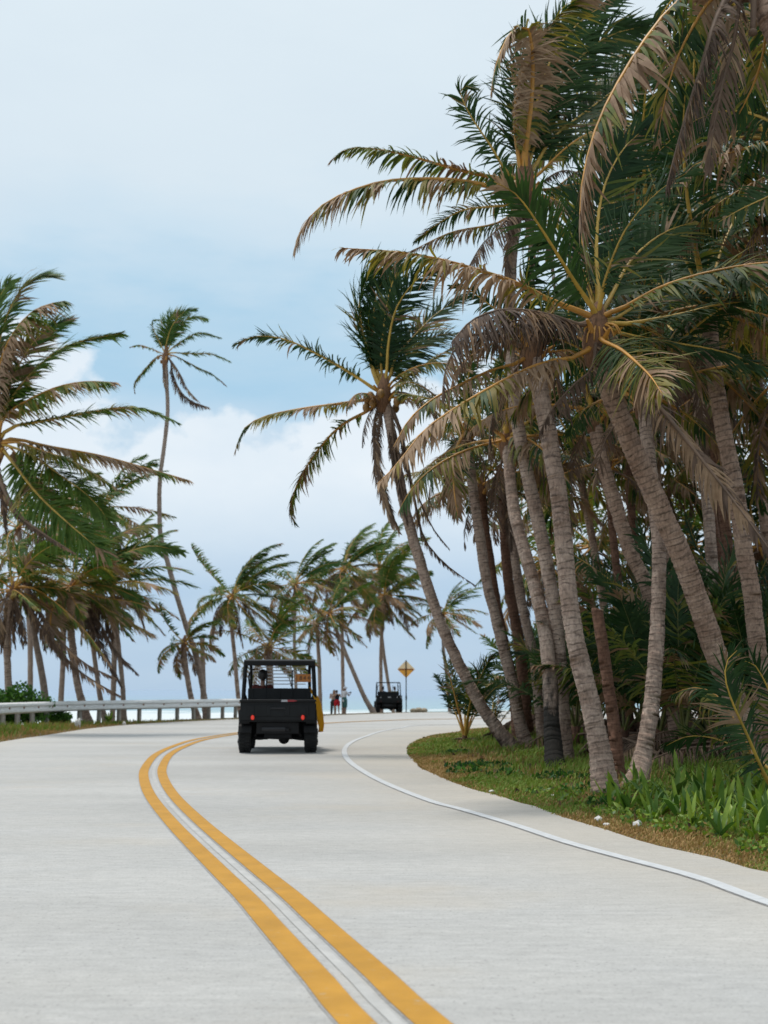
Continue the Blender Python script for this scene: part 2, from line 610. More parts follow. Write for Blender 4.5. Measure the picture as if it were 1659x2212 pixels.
def road_mat():
    m = bpy.data.materials.new('concrete')
    m.use_nodes = True
    t = m.node_tree
    b = t.nodes['Principled BSDF']
    b.inputs['Roughness'].default_value = .82
    b.inputs['Specular IOR Level'].default_value = .3
    p = N(t, 'ShaderNodeTexCoord').outputs['Object']
    big = noise(t, vmap(t, p, (.16, .42, 1)), 1.0, 5, .6)  # broad concrete mottling plus faint palm-shadow bands painted into the colour
    broom = noise(t, vmap(t, p, (.8, 7.0, 1)), 2.2, 6, .65)
    tone = noise(t, vmap(t, p, (.25, .9, 1), (5, 2, 0)), 1.0, 3, .55)
    grit = noise(t, p, 55, 4, .75)
    c = mixc(t, tone, (.468, .454, .428), (.446, .450, .452))
    for f, lo, hi, pa, pb in ((big, .85, 1.06, .30, .68), (broom, .92, 1.04, .3, .7), (grit, .80, 1.10, .25, .75)):
        r = ramp(t, [(pa, lo), (pb, hi)])
        LK(t, f, r.inputs[0])
        mu = N(t, 'ShaderNodeMix', data_type='RGBA', blend_type='MULTIPLY')
        mu.inputs[0].default_value = 1
        LK(t, c, mu.inputs[6])
        LK(t, r.outputs[0], mu.inputs[7])
        c = mu.outputs[2]
    pit = ramp(t, [(.30, .62), (.40, 1.0)])
    LK(t, noise(t, p, 38, 3, .6), pit.inputs[0])
    lo = ramp(t, [(.35, .90), (.65, 1.06)])
    LK(t, noise(t, vmap(t, p, (1, 2.2, 1)), 6.5, 6, .7), lo.inputs[0])
    for q_ in (pit, lo):
        mu = N(t, 'ShaderNodeMix', data_type='RGBA', blend_type='MULTIPLY')
        mu.inputs[0].default_value = 1
        LK(t, c, mu.inputs[6])
        LK(t, q_.outputs[0], mu.inputs[7])
        c = mu.outputs[2]
    # tan dust towards worn patches, small dark stains
    du = ramp(t, [(.55, 0.0), (.75, .35)])
    LK(t, noise(t, vmap(t, p, (.3, .5, 1), (9, 1, 0)), 1.3, 4, .6), du.inputs[0])
    c = mixc(t, du.outputs[0], c, (.45, .39, .31))
    st = ramp(t, [(.70, 0.0), (.82, .35)])
    LK(t, noise(t, vmap(t, p, (.5, 2.0, 1), (1, 7, 0)), 2.6, 5, .6), st.inputs[0])
    c = mixc(t, st.outputs[0], c, (.24, .235, .23))
    sh = N(t, 'ShaderNodeVertexColor', layer_name='shoulder_dust')
    dn = ramp(t, [(.25, .25), (.7, 1.0)])
    LK(t, big, dn.inputs[0])
    c = mixc(t, mth(t, 'MULTIPLY', mth(t, 'MULTIPLY', sh.outputs[0], dn.outputs[0]), .55), c, (.47, .41, .32))
    LK(t, c, b.inputs['Base Color'])
    bn = N(t, 'ShaderNodeBump')
    bn.inputs['Strength'].default_value = .35
    bn.inputs['Distance'].default_value = .008
    LK(t, mth(t, 'ADD', mth(t, 'MULTIPLY', grit, .7), mth(t, 'MULTIPLY', broom, .6)), bn.inputs['Height'])
    LK(t, bn.outputs[0], b.inputs['Normal'])
    return m


def ribbon(C, off0, off1, z):
    T = unit(np.gradient(C, axis=0))
    Nn = np.stack([T[:, 1], -T[:, 0]], 1)
    A, B = C + Nn * off0[..., None] if np.ndim(off0) else C + Nn * off0, C + Nn * off1
    n = len(C)
    V = np.zeros((2 * n, 3))
    V[:n, :2] = A
    V[n:, :2] = B
    V[:, 2] = z
    i = np.arange(n - 1)
    Q = np.stack([i, i + n, i + n + 1, i + 1], 1)
    return V, Q


def run_on(pts):                  # carry a line on past the camera along its own direction
    a, b = np.array(pts[0]), np.array(pts[1])
    d = unit(a - b)
    out = []
    p = a
    for k in range(7):
        d = unit(d + np.array((.035, 0)))
        p = p + d * 2.6
        out.append(tuple(p))
    return out[::-1] + pts


def build_road():
    n = len(OUT)
    wob = rng.normal(0, 1, n + 6)
    wob = np.convolve(wob, np.ones(3) / 3, 'same')[3:-3] * .035
    I2 = INN.copy()
    T = unit(np.gradient(I2, axis=0))
    I2 += np.stack([T[:, 1], -T[:, 0]], 1) * wob[:, None]
    k = 10
    V, Q = [], []
    for j in range(k + 1):
        V.append(np.column_stack([OUT * (1 - j / k) + I2 * j / k, np.zeros(n)]))
    V = np.vstack(V)
    i = np.arange(n - 1)
    for j in range(k):
        Q.append(np.stack([i + j * n, i + 1 + j * n, i + 1 + (j + 1) * n, i + (j + 1) * n], 1)[:, ::-1])
    rme = fast_mesh('road', V, np.vstack(Q), mats=[road_mat()])
    ca = rme.color_attributes.new('shoulder_dust', 'FLOAT_COLOR', 'POINT')
    dj = np.repeat(np.array([.55, .1, 0, 0, 0, 0, 0, 0, .25, .8, 1.0]), n)
    ca.data.foreach_set('color', np.column_stack([dj, dj, dj, np.ones_like(dj)]).astype(np.float32).ravel())
    ro = tag(link_mesh('road', rme), kind='structure')

    yel = mat('yellow_paint', (.455, .232, .030),   .7, var=.13, scale=3.5, detail=9, bump=.3, bscale=70, spec=.3)
    yt = yel.node_tree                # paint worn through to the concrete in small scuffs
    yp = N(yt, 'ShaderNodeTexCoord').outputs['Object']
    ych = ramp(yt, [(.60, 0.0), (.70, .75)])
    LK(yt, noise(yt, vmap(yt, yp, (1, 1.6, 1)), 9.0, 9, .72), ych.inputs[0])
    yb = yt.nodes['Principled BSDF']
    LK(yt, mixc(yt, ych.outputs[0], yb.inputs['Base Color'].links[0].from_socket, (.40, .34, .24)), yb.inputs['Base Color'])
    wht = mat('white_paint', (.52, .535, .55), .7, var=.10, scale=10, bump=.3, bscale=70, spec=.3)
    drk = mat('grimy_paint_edge', (.325, .32, .315), .85, var=.25, scale=18)
    mid_px = [(851, 2212), (756, 2115), (645, 2004), (580, 1938), (511.5, 1877), (403, 1778), (348.5, 1717), (331, 1678), (334, 1655),
              (353, 1630), (388, 1612), (436, 1597), (515, 1584), (605, 1572), (703, 1562.5), (850, 1556), (1000, 1553)]
    C = run_on([tuple(gnd(*p)[:2]) for p in mid_px]) + [(20, 62), (34, 66), (60, 66), (95, 61)]
    C = curve2(C, 420)
    k = 0
    for a, b in ((-.2225, -.0725), (.0725, .2225)):
        e = .011
        V, Q = ribbon(C, a - e, b + e, .004)
        link_mesh('line_edge', fast_mesh('line_edge', V, Q[:, ::-1], mats=[drk]), ro)
        V, Q = ribbon(C, a, b, .008)
        link_mesh('yellow_line', fast_mesh('yellow_line', V, Q[:, ::-1], mats=[yel]), ro)
    # worn pale strip between the two yellow lines
    pale = mat('worn_strip', (.415, .41, .398), .8, var=.14, scale=5)
    V, Q = ribbon(C, -.012, .038, .004)
    link_mesh('worn_line', fast_mesh('worn_line', V, Q[:, ::-1], mats=[pale]), ro)
    wp = [(1659, 1951), (1509, 1897), (1336, 1851), (1221, 1819), (1106, 1781), (990, 1747), (933, 1732), (846, 1698), (794, 1672),
          (756, 1646), (744, 1627), (748, 1613), (764, 1601), (791, 1590.5), (823, 1580), (865, 1572.5), (930, 1566)]
    C = run_on([tuple(gnd(*p)[:2]) for p in wp]) + [(7.5, 46.5), (16, 53), (34, 57), (60, 57), (95, 53)]
    C = curve2(C, 420)
    V, Q = ribbon(C, -.068, .064, .004)
    link_mesh('line_edge', fast_mesh('line_edge', V, Q[:, ::-1], mats=[drk]), ro)
    V, Q = ribbon(C, -.057, .057, .008)
    link_mesh('white_line', fast_mesh('white_line', V, Q[:, ::-1], mats=[wht]), ro)


def build_sea():
    m = bpy.data.materials.new('sea_water')
    m.use_nodes = True
    t = m.node_tree
    b = t.nodes['Principled BSDF']
    b.inputs['Roughness'].default_value = .22
    b.inputs['IOR'].default_value = 1.33
    p = N(t, 'ShaderNodeTexCoord').outputs['Object']
    sp = N(t, 'ShaderNodeSeparateXYZ')
    LK(t, p, sp.inputs[0])
    y = mth(t, 'ADD', sp.outputs['Y'], mth(t, 'MULTIPLY', mth(t, 'SUBTRACT', noise(t, vmap(t, p, (.02, .02, 1)), 1, 3), .5), 60))
    dr = ramp(t, [(0.0, (.25, .39, .40)), (.15, (.20, .33, .38)), (.5, (.18, .29, .39)), (1.0, (.19, .29, .42))])
    LK(t, mth(t, 'DIVIDE', mth(t, 'SUBTRACT', y, 150), 700.0), dr.inputs[0])
    streak = noise(t, vmap(t, p, (.035, .16, 1)), 1.0, 6, .62)
    # broken surf over the shallow reef
    near = ramp(t, [(0.0, .75), (.35, .66), (.62, .50), (.80, .22), (1.0, 0.0)])
    LK(t, mth(t, 'DIVIDE', mth(t, 'SUBTRACT', y, 90), 170.0), near.inputs[0])
    fo = mth(t, 'MULTIPLY', mth(t, 'SUBTRACT', mth(t, 'ADD', streak, near.outputs[0]), .86), 7.0, True)
    LK(t, mixc(t, fo, dr.outputs[0], (.58, .62, .64)), b.inputs['Base Color'])
    LK(t, mth(t, 'ADD', mth(t, 'MULTIPLY', fo, .6), .22), b.inputs['Roughness'])
    bn = N(t, 'ShaderNodeBump')
    bn.inputs['Strength'].default_value = .35
    bn.inputs['Distance'].default_value = .3
    LK(t, noise(t, vmap(t, p, (.15, .5, 1)), 1.0, 5, .6), bn.inputs['Height'])
    LK(t, bn.outputs[0], b.inputs['Normal'])
    xs = np.concatenate([[-30000, -8000, -2000, -700], np.arange(-300, 301, 6), [700, 2000, 8000, 30000]])
    ys = np.concatenate([[-30000, -3000, -300, 0, 60], np.arange(76, 300, 1.6), 300 * 1.12 ** np.arange(0, 43)])
    X, Y = np.meshgrid(xs, ys)
    crest = Y + 6 * np.sin(X * .021) + 3.5 * np.sin(X * .057 + 1.1)
    h = np.zeros(X.shape)
    for y0, amp, w in ((118, .35, 2.2), (141, .5, 2.4), (163, .75, 2.6), (188, .6, 3.0), (214, .35, 3.5), (250, .25, 4)):
        loc = .55 + .45 * np.sin(X * .045 + y0)
        dd = (crest - y0) / w
        h += amp * loc * np.exp(-np.where(dd < 0, dd * dd * 3, dd * dd * .6))
    V = np.column_stack([X.ravel(), Y.ravel(), (-2.35 + h).ravel()])
    nx, ny = len(xs), len(ys)
    i = np.arange(nx - 1)[None, :] + nx * np.arange(ny - 1)[:, None]
    Q = np.stack([i, i + 1, i + 1 + nx, i + nx], -1).reshape(-1, 4)
    tag(link_mesh('sea', fast_mesh('sea', V, Q, mats=[m], smooth=True)), kind='structure')


build_ground()
build_road()
build_sea()

# ------------------------------------------------------------------ palms
WIND = np.array((1.0, .12, .05))


def frond_mesh(P, style, org, roll=0.0, near=True, ll=.23, hang=1.0, wind=.45, pet=.16, dens=1.0, seed=0, B=None, thick=1.0, ragged=.05, wk=1.0, rmat=None):
    """returns (rachis mesh, leaflet mesh); P runs from the crown to the tip"""
    g = np.random.default_rng(seed)
    K = 15 if near else 10
    P = catmull(np.asarray(P), K)
    s = arclen(P)
    L = s[-1]
    c = P[-1] - P[0]
    if B is None:
        r = np.array((c[0], c[1], 0.0))
        if np.linalg.norm(r) < .25 * L:
            m = P[len(P) // 2] - P[0]
            r = np.array((m[0] + .35 * L, m[1] - .2 * L, 0.0))
        B = unit(np.cross((0, 0, 1.0), r))
    T = unit(np.gradient(P, axis=0))
    # ---- rachis
    ns = 6 if near else 4
    r0 = (.0095 * L + .010) * thick
    rad = r0 * np.interp(s / L, [0, .1, .5, 1], [1.35, 1.0, .58, .12])
    bb = unit(B - T * (T @ B)[:, None])
    nn = np.cross(T, bb)
    a = np.linspace(0, 2 * np.pi, ns, endpoint=False)
    V = (P[:, None] + rad[:, None, None] * (np.cos(a)[None, :, None] * bb[:, None] * 1.15 + np.sin(a)[None, :, None] * nn[:, None] * .8)).reshape(-1, 3)
    i, j = np.meshgrid(np.arange(K - 1), np.arange(ns), indexing='ij')
    Qr = np.stack([i * ns + j, i * ns + (j + 1) % ns, (i + 1) * ns + (j + 1) % ns, (i + 1) * ns + j], -1).reshape(-1, 4)
    rm = {'g': M_RACH_Y, 'y': M_RACH_O, 'b': M_RACH_O, 'd': M_RACH_B}[style]
    rm = rmat or rm
    # ---- leaflets
    n = max(22 if near else 16, int(L * (29 if near else 14) * dens))
    n = min(n, 135)
    m = 4 if near else 3
    u = np.repeat(np.linspace(pet, .995, n), 2)
    side = np.tile([1.0, -1.0], n)
    u = np.clip(u + g.normal(0, .25 / n, 2 * n), pet, 1)
    gap = np.interp(u, np.linspace(0, 1, 30), g.random(30)) < ragged * 2
    keep = ~(gap & (g.random(2 * n) < .75)) & (g.random(2 * n) > ragged)
    u, side = u[keep], side[keep]
    q = len(u)
    p0 = np.stack([np.interp(u * L, s, P[:, k]) for k in range(3)], 1)
    t = unit(np.stack([np.interp(u * L, s, T[:, k]) for k in range(3)], 1))
    b = unit(B - t * (t @ B)[:, None])
    nv = np.cross(t, b)
    ro = np.radians(roll + (v_ := (u - pet) / (1 - pet)) * g.normal(0, 26) * (tw := .2 if abs(roll) <= 12 else 1.0) + 14 * tw * np.sin(v_ * g.uniform(3, 8) + g.random() * 6))[:, None]
    b, nv = b * np.cos(ro) + nv * np.sin(ro), nv * np.cos(ro) - b * np.sin(ro)
    v = (u - pet) / (1 - pet)
    lm = L * ll
    ln = lm * np.interp(v, [0, .06, .25, .6, .85, 1], [.45, .75, 1.0, .92, .62, .30]) * g.uniform(.58, 1.18, q)
    an = np.radians(np.interp(v, [0, .5, 1], [68, 52, 22])) + g.normal(0, .12, q) + .22 * (np.interp(u * 2 + (side > 0), np.linspace(0, 3, 60), g.random(60)) - .5)
    vee = np.radians({'g': 14, 'y': 4, 'b': -8, 'd': -18}[style]) + g.normal(0, .14, q)
    d0 = t * np.cos(an)[:, None] + (b * (side * np.cos(vee))[:, None] + nv * np.sin(vee)[:, None]) * np.sin(an)[:, None]
    hg = hang * {'g': .75, 'y': 1.0, 'b': 1.35, 'd': 1.8}[style] * g.uniform(.6, 1.35, q) * np.interp(u * 2 + (side > 0), np.linspace(0, 3, 40), g.uniform(.45, 1.65, 40))
    wd = wind * g.uniform(.55, 1.4, q)
    force = np.array((0, 0, -1.0))[None] * hg[:, None] + WIND[None] * wd[:, None] + g.normal(0, .19, (q, 3))
    pts = [p0]
    dirs = []
    cur = p0
    for k in range(1, m + 1):
        f = (k / m)
        d = unit(d0 + force * (f ** 1.25))
        dirs.append(d)
        cur = cur + d * (ln / m)[:, None]
        pts.append(cur)
    dirs = [dirs[0]] + dirs
    w0 = wk * (.0215 if near else .033) * (L / 4.0) ** .4 * g.uniform(.75, 1.2, q)
    if style in 'd': w0 = w0 * .75
    prof = [.65, 1.0, .92, .55, 0] if m == 4 else [.7, 1.0, .75, 0]
    rows = []
    for k in range(m):
        wv = unit(np.cross(dirs[k], nv + .35 * b * side[:, None]))
        rows.append(pts[k] + wv * (w0 * prof[k])[:, None])
        rows.append(pts[k] - wv * (w0 * prof[k])[:, None])
    rows.append(pts[m])
    nvp = 2 * m + 1
    LV = np.stack(rows, 1).reshape(-1, 3)
    base = np.arange(q) * nvp
    Q = np.concatenate([np.stack([base + 2 * k, base + 2 * k + 1, base + 2 * k + 3, base + 2 * k + 2], 1) for k in range(m - 1)])
    Tt = np.stack([base + 2 * m - 2, base + 2 * m - 1, base + 2 * m], 1)
    # which leaflets have dried out: runs near the tip and in random clusters
    wet = np.interp(u, np.linspace(0, 1, 14), g.random(14)) + g.normal(0, .10, q)
    th = {'g': (.09, .10), 'y': (.24, .42), 'b': (.50, .22), 'd': (2, 0)}[style]
    mi = np.where(wet < th[0] + .12 * (v > .85), 2, np.where(wet < th[0] + th[1], 1, 0))
    if style == 'd': mi = np.where(wet < .3, 1, 0)
    lm_ = [M_GREEN if org[1] < 35 else M_GREEN_SUN, M_YELLOW, M_DRY] if style != 'd' else [M_DEAD, M_DRY]
    o = np.asarray(org)
    if near:
        me1 = fast_mesh('frond', V - o, Qr, mats=[rm], smooth=True)
        me2 = fast_mesh('leaflets', LV - o, Q, Tt, lm_, np.tile(mi, m - 1), mi)
        return me1, me2
    nm = len(lm_)
    allV = np.vstack([V, LV]) - o
    Q2 = np.vstack([Qr, Q + len(V)])
    me = fast_mesh('frond', allV, Q2, Tt + len(V), lm_ + [rm], np.concatenate([np.full(len(Qr), nm), np.tile(mi, m - 1)]), mi)
    return me, None


def trunk_mesh(P, r0, r1, org, bark, step=.085, n=14, near=True, flare=.5, flen=.7, seed=0):
    g = np.random.default_rng(seed)
    D = catmull(P, 60)
    s = arclen(D)
    L = s[-1]
    st = max(step, L / 130) if near else max(.3, L / 26)
    offs = (0.0, .22, .82) if near else (0.0,)
    ss, kk = [], []
    k = 0
    z = 0.0
    while z < L:
        h = st * g.uniform(.7, 1.3)
        for o in offs:
            if z + o * h < L:
                ss.append(z + o * h)
                kk.append(k + o)
        z += h
        k += 1
    ss.append(L)
    kk.append(k)
    ss, kk = np.array(ss), np.array(kk)
    C = np.stack([np.interp(ss, s, D[:, i]) for i in range(3)], 1)
    T = unit(np.gradient(C, axis=0))
    T = unit(T + np.concatenate([T[1:], T[-1:]]) + np.concatenate([T[:1], T[:-1]]))
    x = np.array((1.0, 0, 0))
    U = unit(x - T * (T @ x)[:, None])
    Wv = np.cross(T, U)
    v = ss / L
    rad = r0 + (r1 - r0) * v ** .8
    rad = rad * (1 + flare * np.exp(-ss / flen * 1.9))
    if near:
        groove = (np.abs(kk - np.round(kk)) < 1e-6)
        rad = rad * np.where(groove, .945, 1.0)
        frac = kk - np.floor(kk)
        rad = rad * np.where(frac > .5, 1.02, 1.0)
    a = np.linspace(0, 2 * np.pi, n, endpoint=False)
    lump = 1.0 + .05 * np.interp(a[None, :] + ss[:, None] * 1.3, np.linspace(0, 40, 160), g.normal(0, 1, 160))
    tilt = g.normal(0, .018, (len(ss), 1)) * np.cos(a + g.random() * 6)[None, :]
    rr = rad[:, None] * lump
    V = C[:, None] + rr[..., None] * (np.cos(a)[None, :, None] * U[:, None] + np.sin(a)[None, :, None] * Wv[:, None]) + tilt[..., None] * T[:, None]
    K = len(ss)
    i, j = np.meshgrid(np.arange(K - 1), np.arange(n), indexing='ij')
    Q = np.stack([i * n + j, i * n + (j + 1) % n, (i + 1) * n + (j + 1) % n, (i + 1) * n + j], -1).reshape(-1, 4)
    V = V.reshape(-1, 3)
    top = np.array([C[-1] + T[-1] * r1 * .2])
    Tr = np.stack([(K - 1) * n + np.arange(n), (K - 1) * n + (np.arange(n) + 1) % n, np.full(n, K * n)], 1)
    V = np.vstack([V, top])
    uv = np.column_stack([np.tile(a / 6.2832, K), np.repeat(kk, n)])
    uv = np.vstack([uv, [.5, kk[-1]]])
    return fast_mesh('trunk', V - np.asarray(org), Q, Tr, [bark], smooth=True, uv=uv)


SEED = [100]


def nseed():
    SEED[0] += 1
    return SEED[0]


def grow(c, az, el, L, g, droop=.9, wind=.35, n=9):
    """a wind-blown midrib: azimuth from +X, start elevation, length"""
    d = np.array((math.cos(az) * math.cos(el), math.sin(az) * math.cos(el), math.sin(el)))
    P = [np.array(c, float) + d * .10]
    for i in range(n):
        f = (i + 1) / n
        d = unit(d + (np.array((0, 0, -1.0)) * droop * (.25 + f) + WIND * wind * (.4 + f)) / n * 1.3)
        P.append(P[-1] + d * L / n)
    return np.array(P)


class Palm:
    def __init__(s, label, group, trunk, r0, r1, bark=None, near=True, cat='palm tree', name='coconut_palm', flare=.5, flen=.7, sink=True):
        trunk = [np.asarray(p, float) for p in trunk]
        b = trunk[0].copy()
        if sink:
            z0 = gz(b[0], b[1])
            low = b.copy()
            low[2] = z0 - .12
            if b[2] > z0 + .3:
                k = (b[2] - z0)
                dr = unit(trunk[0] - trunk[1])
                low = b + dr * (k / max(.3, -dr[2])) * .6
                low[2] = z0 - .1
                trunk = [low] + trunk
            else:
                trunk = [np.array((b[0], b[1], z0 - .12))] + [trunk[0] + (0, 0, max(0, z0 + .05 - b[2]))] + trunk[1:]
        s.org = trunk[0].copy()
        s.org[2] = gz(s.org[0], s.org[1])
        s.root = thing(name, s.org, label, cat, group)
        s.near = near
        s.top = trunk[-1]
        s.size = r1
        bark = bark or (M_BARK if near else M_BARKF)
        s.trunk = link_mesh('trunk', trunk_mesh(np.array(trunk), r0, r1, s.org, bark, near=near, n=14 if near else 9, flare=flare, flen=flen, seed=nseed()), s.root)

    def frond(s, P, style='g', **kw):
        if s.org[1] > 35: kw.setdefault('wk', 1.45 if s.near else 1.15)
        me1, me2 = frond_mesh(P, style, s.org, near=kw.pop('near', s.near), seed=nseed(), **kw)
        f = link_mesh('frond', me1, s.root)
        if me2 is not None:
            tag(link_mesh('leaflets', me2, f), kind='stuff')
        return f

    def px(s, pts, style='g', dY=0.0, Y=None, bow=0.0, **kw):
        """a midrib surveyed on the picture; dY is how far its tip lies beyond the crown"""
        Y0 = s.top[1] if Y is None else Y
        n = len(pts)
        a = np.array(pts, float)
        l = np.concatenate([[0], np.cumsum(np.hypot(*np.diff(a, axis=0).T))])
        l /= l[-1]
        P = [at(x, y, Y0 + dY * k + bow * math.sin(math.pi * k)) for (x, y), k in zip(pts, l)]
        return s.frond(P, style, **kw)

    def crown(s, n, L, seed, el=(80, -35), dead=3, mix='gggyyb', droop=.9, wind=.35, az0=None, skip=None, hang=1.0, ll=.23, lw=.45):
        g = np.random.default_rng(seed)
        az = g.random() * 6.28 if az0 is None else az0
        for i in range(n):
            az += 2.39996
            f = (i + .5) / n
            e = R(el[0] + (el[1] - el[0]) * f ** .85 + g.normal(0, 5))
            if wind > .45 and e > R(42): az_ = g.normal(.1, .75)
            else: az_ = az
            if skip and skip(az % 6.2832, f): continue
            st = mix[min(len(mix) - 1, int(f * len(mix) + g.normal(0, .7)) if f * len(mix) > .7 else 0)]
            l = L * g.uniform(.8, 1.12) * (1.0 if f > .15 or wind > .45 else .8)
            if wind > .45 and e > R(40): l, st = l * 1.05, 'g'
            s.frond(grow(s.top, az_, e, l, g, droop * g.uniform(.7, 1.3) * (.6 if e > R(40) else 1), wind * g.uniform(.7, 1.3)), st, roll=g.normal(0, 22), hang=hang, ll=ll, wind=lw)
        for i in range(dead):
            az += 2.39996
            P = grow(s.top - (0, 0, .15), az, R(g.uniform(-40, -5)), L * g.uniform(.6, .9), g, 2.6, wind * .5)
            s.frond(P, 'd', roll=g.normal(0, 40), hang=1.3, ragged=.15)

    def heart(s, r=None, h=.7, nuts=0, col=None, stubs=7):
        """fibre sheath round the bud, old leaf-base stubs and any coconuts"""
        r = r or s.size * 1.25
        o = s.org
        t = s.top - o
        m = MB()
        ax = unit(np.array((.08, 0, 1.0)))
        m.tube([t - ax * h * .55, t - ax * h * .2, t + ax * h * .1, t + ax * h * .45], [s.size * .95, r, r * .8, r * .25], 10)
        m.build('crown_shaft', M_FIBRE, s.root, smooth=True)
        g = np.random.default_rng(nseed())
        if stubs:
            m = MB()
            for i in range(stubs):
                a = i * 2.4 + g.random()
                d = np.array((math.cos(a), math.sin(a), 0))
                z = -h * .1 - .07 * (i % 4)
                p = t + d * r * .75 + (0, 0, z)
                m.tube([p, p + d * .10 + (0, 0, .10), p + d * .2 + (0, 0, .16)], [.05, .04, .022], 5, flat=.5)
            tag(m.build('leaf_stub', M_RACH_O, s.root), kind='stuff')
        for i in range(nuts):
            a = g.random() * 6.28
            p = t + np.array((math.cos(a), math.sin(a), 0)) * (r + .12 + .1 * g.random()) + (0, 0, -.12 - .28 * g.random())
            m = MB()
            m.ball((0, 0, 0), (.085, .085, .11), 9, 6)
            m.build('coconut', col or M_NUT, s.root, smooth=True, loc=p)


def trunk_px(pts, Yb, Yt):
    n = len(pts)
    return [at(x, y, Yb + (Yt - Yb) * i / (n - 1)) for i, (x, y) in enumerate(pts)]

# ------------------------------------------------------------------ palms of the grove, inside of the bend
GR = 'coconut palms of the roadside grove'

# the leaning palm standing nearest the bend
p = Palm('leaning palm at the tip of the bend, blackened foot, shaggy brown skirt under its crown', GR,
         trunk_px([(1106, 1634), (1052, 1545), (1000, 1452), (960, 1365), (930, 1285), (905, 1205), (880, 1120), (862, 1030), (846, 940), (829, 845)], 25.3, 25.0),
         .132, .108, M_BARKC2, flare=.75, flen=.8)
p.heart(.19, .9, nuts=9)
p.px([(829, 845), (811, 815), (795, 760), (780, 705), (778, 642), (800, 590), (842, 560)], 'g', 1.0, roll=62, hang=.35, ll=.26)
p.px([(829, 845), (824, 800), (826, 735), (842, 630), (870, 560)], 'g', .6, roll=70, hang=.3, ll=.26)
p.px([(829, 845), (835, 805), (840, 735), (858, 662), (905, 600), (960, 572)], 'g', -.5, roll=-60, hang=.4, ll=.25)
p.px([(829, 845), (842, 812), (856, 770), (895, 725), (940, 680), (1000, 640)], 'g', .8, roll=50, hang=.4, ll=.26)
p.px([(829, 845), (812, 790), (806, 715), (812, 640), (840, 580)], 'g', 1.2, roll=40, hang=.4, ll=.25)
p.px([(829, 845), (850, 800), (890, 755), (945, 725), (1000, 720)], 'g', 1.6, roll=45, hang=.5, ll=.25)
p.px([(829, 850), (800, 835), (766, 811), (690, 767), (616, 733), (553, 726), (506, 744)], 'g', -.5, roll=6, hang=1.0, wind=.12, ll=.16, ragged=.1)
p.px([(829, 858), (800, 862), (733, 872), (649, 883), (574, 899), (528, 925), (509, 972)], 'y', .4, roll=-6, hang=1.1, wind=.25, ll=.14, ragged=.12)
p.px([(829, 865), (790, 890), (740, 917), (694, 963), (655, 1020), (631, 1075), (626, 1110), (637, 1130)], 'y', .3, roll=10, hang=.8, wind=.5, ll=.16, ragged=.14)
p.px([(829, 852), (850, 822), (893, 795), (951, 784), (1015, 800)], 'y', -1.0, roll=25, ll=.2)
p.px([(829, 855), (852, 832), (893, 803), (945, 770), (1000, 735)], 'y', -.4, roll=20, ll=.2)
p.px([(829, 862), (860, 858), (905, 868), (955, 900), (985, 950)], 'b', -.6, roll=0, ll=.2)
p.px([(829, 862), (845, 850), (880, 850), (930, 880), (960, 940)], 'd', .6, roll=10, ll=.18)
p.px([(829, 868), (790, 850), (765, 855), (752, 880)], 'b', -1.2, roll=0, ll=.2)
p.px([(830, 868), (812, 895), (808, 965), (820, 1050), (850, 1140)], 'd', -.35, roll=80, ll=.13, hang=1.6, pet=.05)
p.px([(832, 868), (822, 900), (816, 975), (828, 1060), (862, 1150)], 'd', -.2, roll=20, ll=.13, hang=1.6, pet=.05)
p.px([(834, 868), (845, 905), (852, 975), (868, 1060), (880, 1130)], 'd', -.3, roll=50, ll=.12, hang=1.6, pet=.05)
p.px([(834, 868), (856, 900), (868, 960), (880, 1020), (905, 1075), (935, 1140), (971, 1186)], 'd', -.1, roll=0, ll=.06, hang=1.4, pet=.1)
p.px([(834, 870), (862, 920), (880, 1000), (896, 1080), (918, 1166), (970, 1225), (1026, 1264)], 'd', .1, roll=0, ll=.06, hang=1.3, pet=.1)
p.px([(828, 868), (800, 890), (785, 930), (782, 965)], 'd', -.2, roll=0, ll=.25, hang=1.6)

p2 = Palm('slim grey palm rising behind the foot of the leaning palm at the bend', GR,
          trunk_px([(1139, 1626), (1125, 1570), (1108, 1484), (1086, 1394), (1068, 1325), (1050, 1250), (1035, 1150), (1023, 1065), (1014, 985), (1008, 930)], 25.6, 25.6),
          .128, .105, M_BARK, flare=.6)
p2.heart(.17)
p2.crown(15, 2.7, 41, el=(80, -30), dead=3, mix='ggyyb')

p3 = Palm('dark slender palm crossing behind the slim grey one at the bend', GR,
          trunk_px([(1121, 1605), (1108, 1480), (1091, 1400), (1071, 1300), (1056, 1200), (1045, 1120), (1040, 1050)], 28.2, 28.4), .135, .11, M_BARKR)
p3.heart(.15)
p3.crown(11, 2.5, 42, el=(80, -15), dead=1, mix='ggyb')

p4 = Palm('reddish brown palm trunk standing in the thick of the bend cluster', GR,
          trunk_px([(1140, 1605), (1131, 1480), (1119, 1374), (1103, 1290), (1093, 1200), (1089, 1130), (1086, 1040)], 28.8, 29.0), .15, .12, M_BARKR)
p4.heart(.16)
p4.crown(11, 2.6, 43, el=(80, -15), dead=2, mix='ggyb')

p5 = Palm('pale thin palm set back beside the reddish trunk', GR,
          trunk_px([(1173, 1606), (1163, 1500), (1154, 1423), (1140, 1362), (1124, 1284), (1112, 1200), (1106, 1120), (1105, 1020)], 27.8, 28.2), .13, .105, M_BARK)
p5.heart(.15)
p5.crown(11, 2.5, 44, el=(80, -20), dead=1, mix='ggyb')

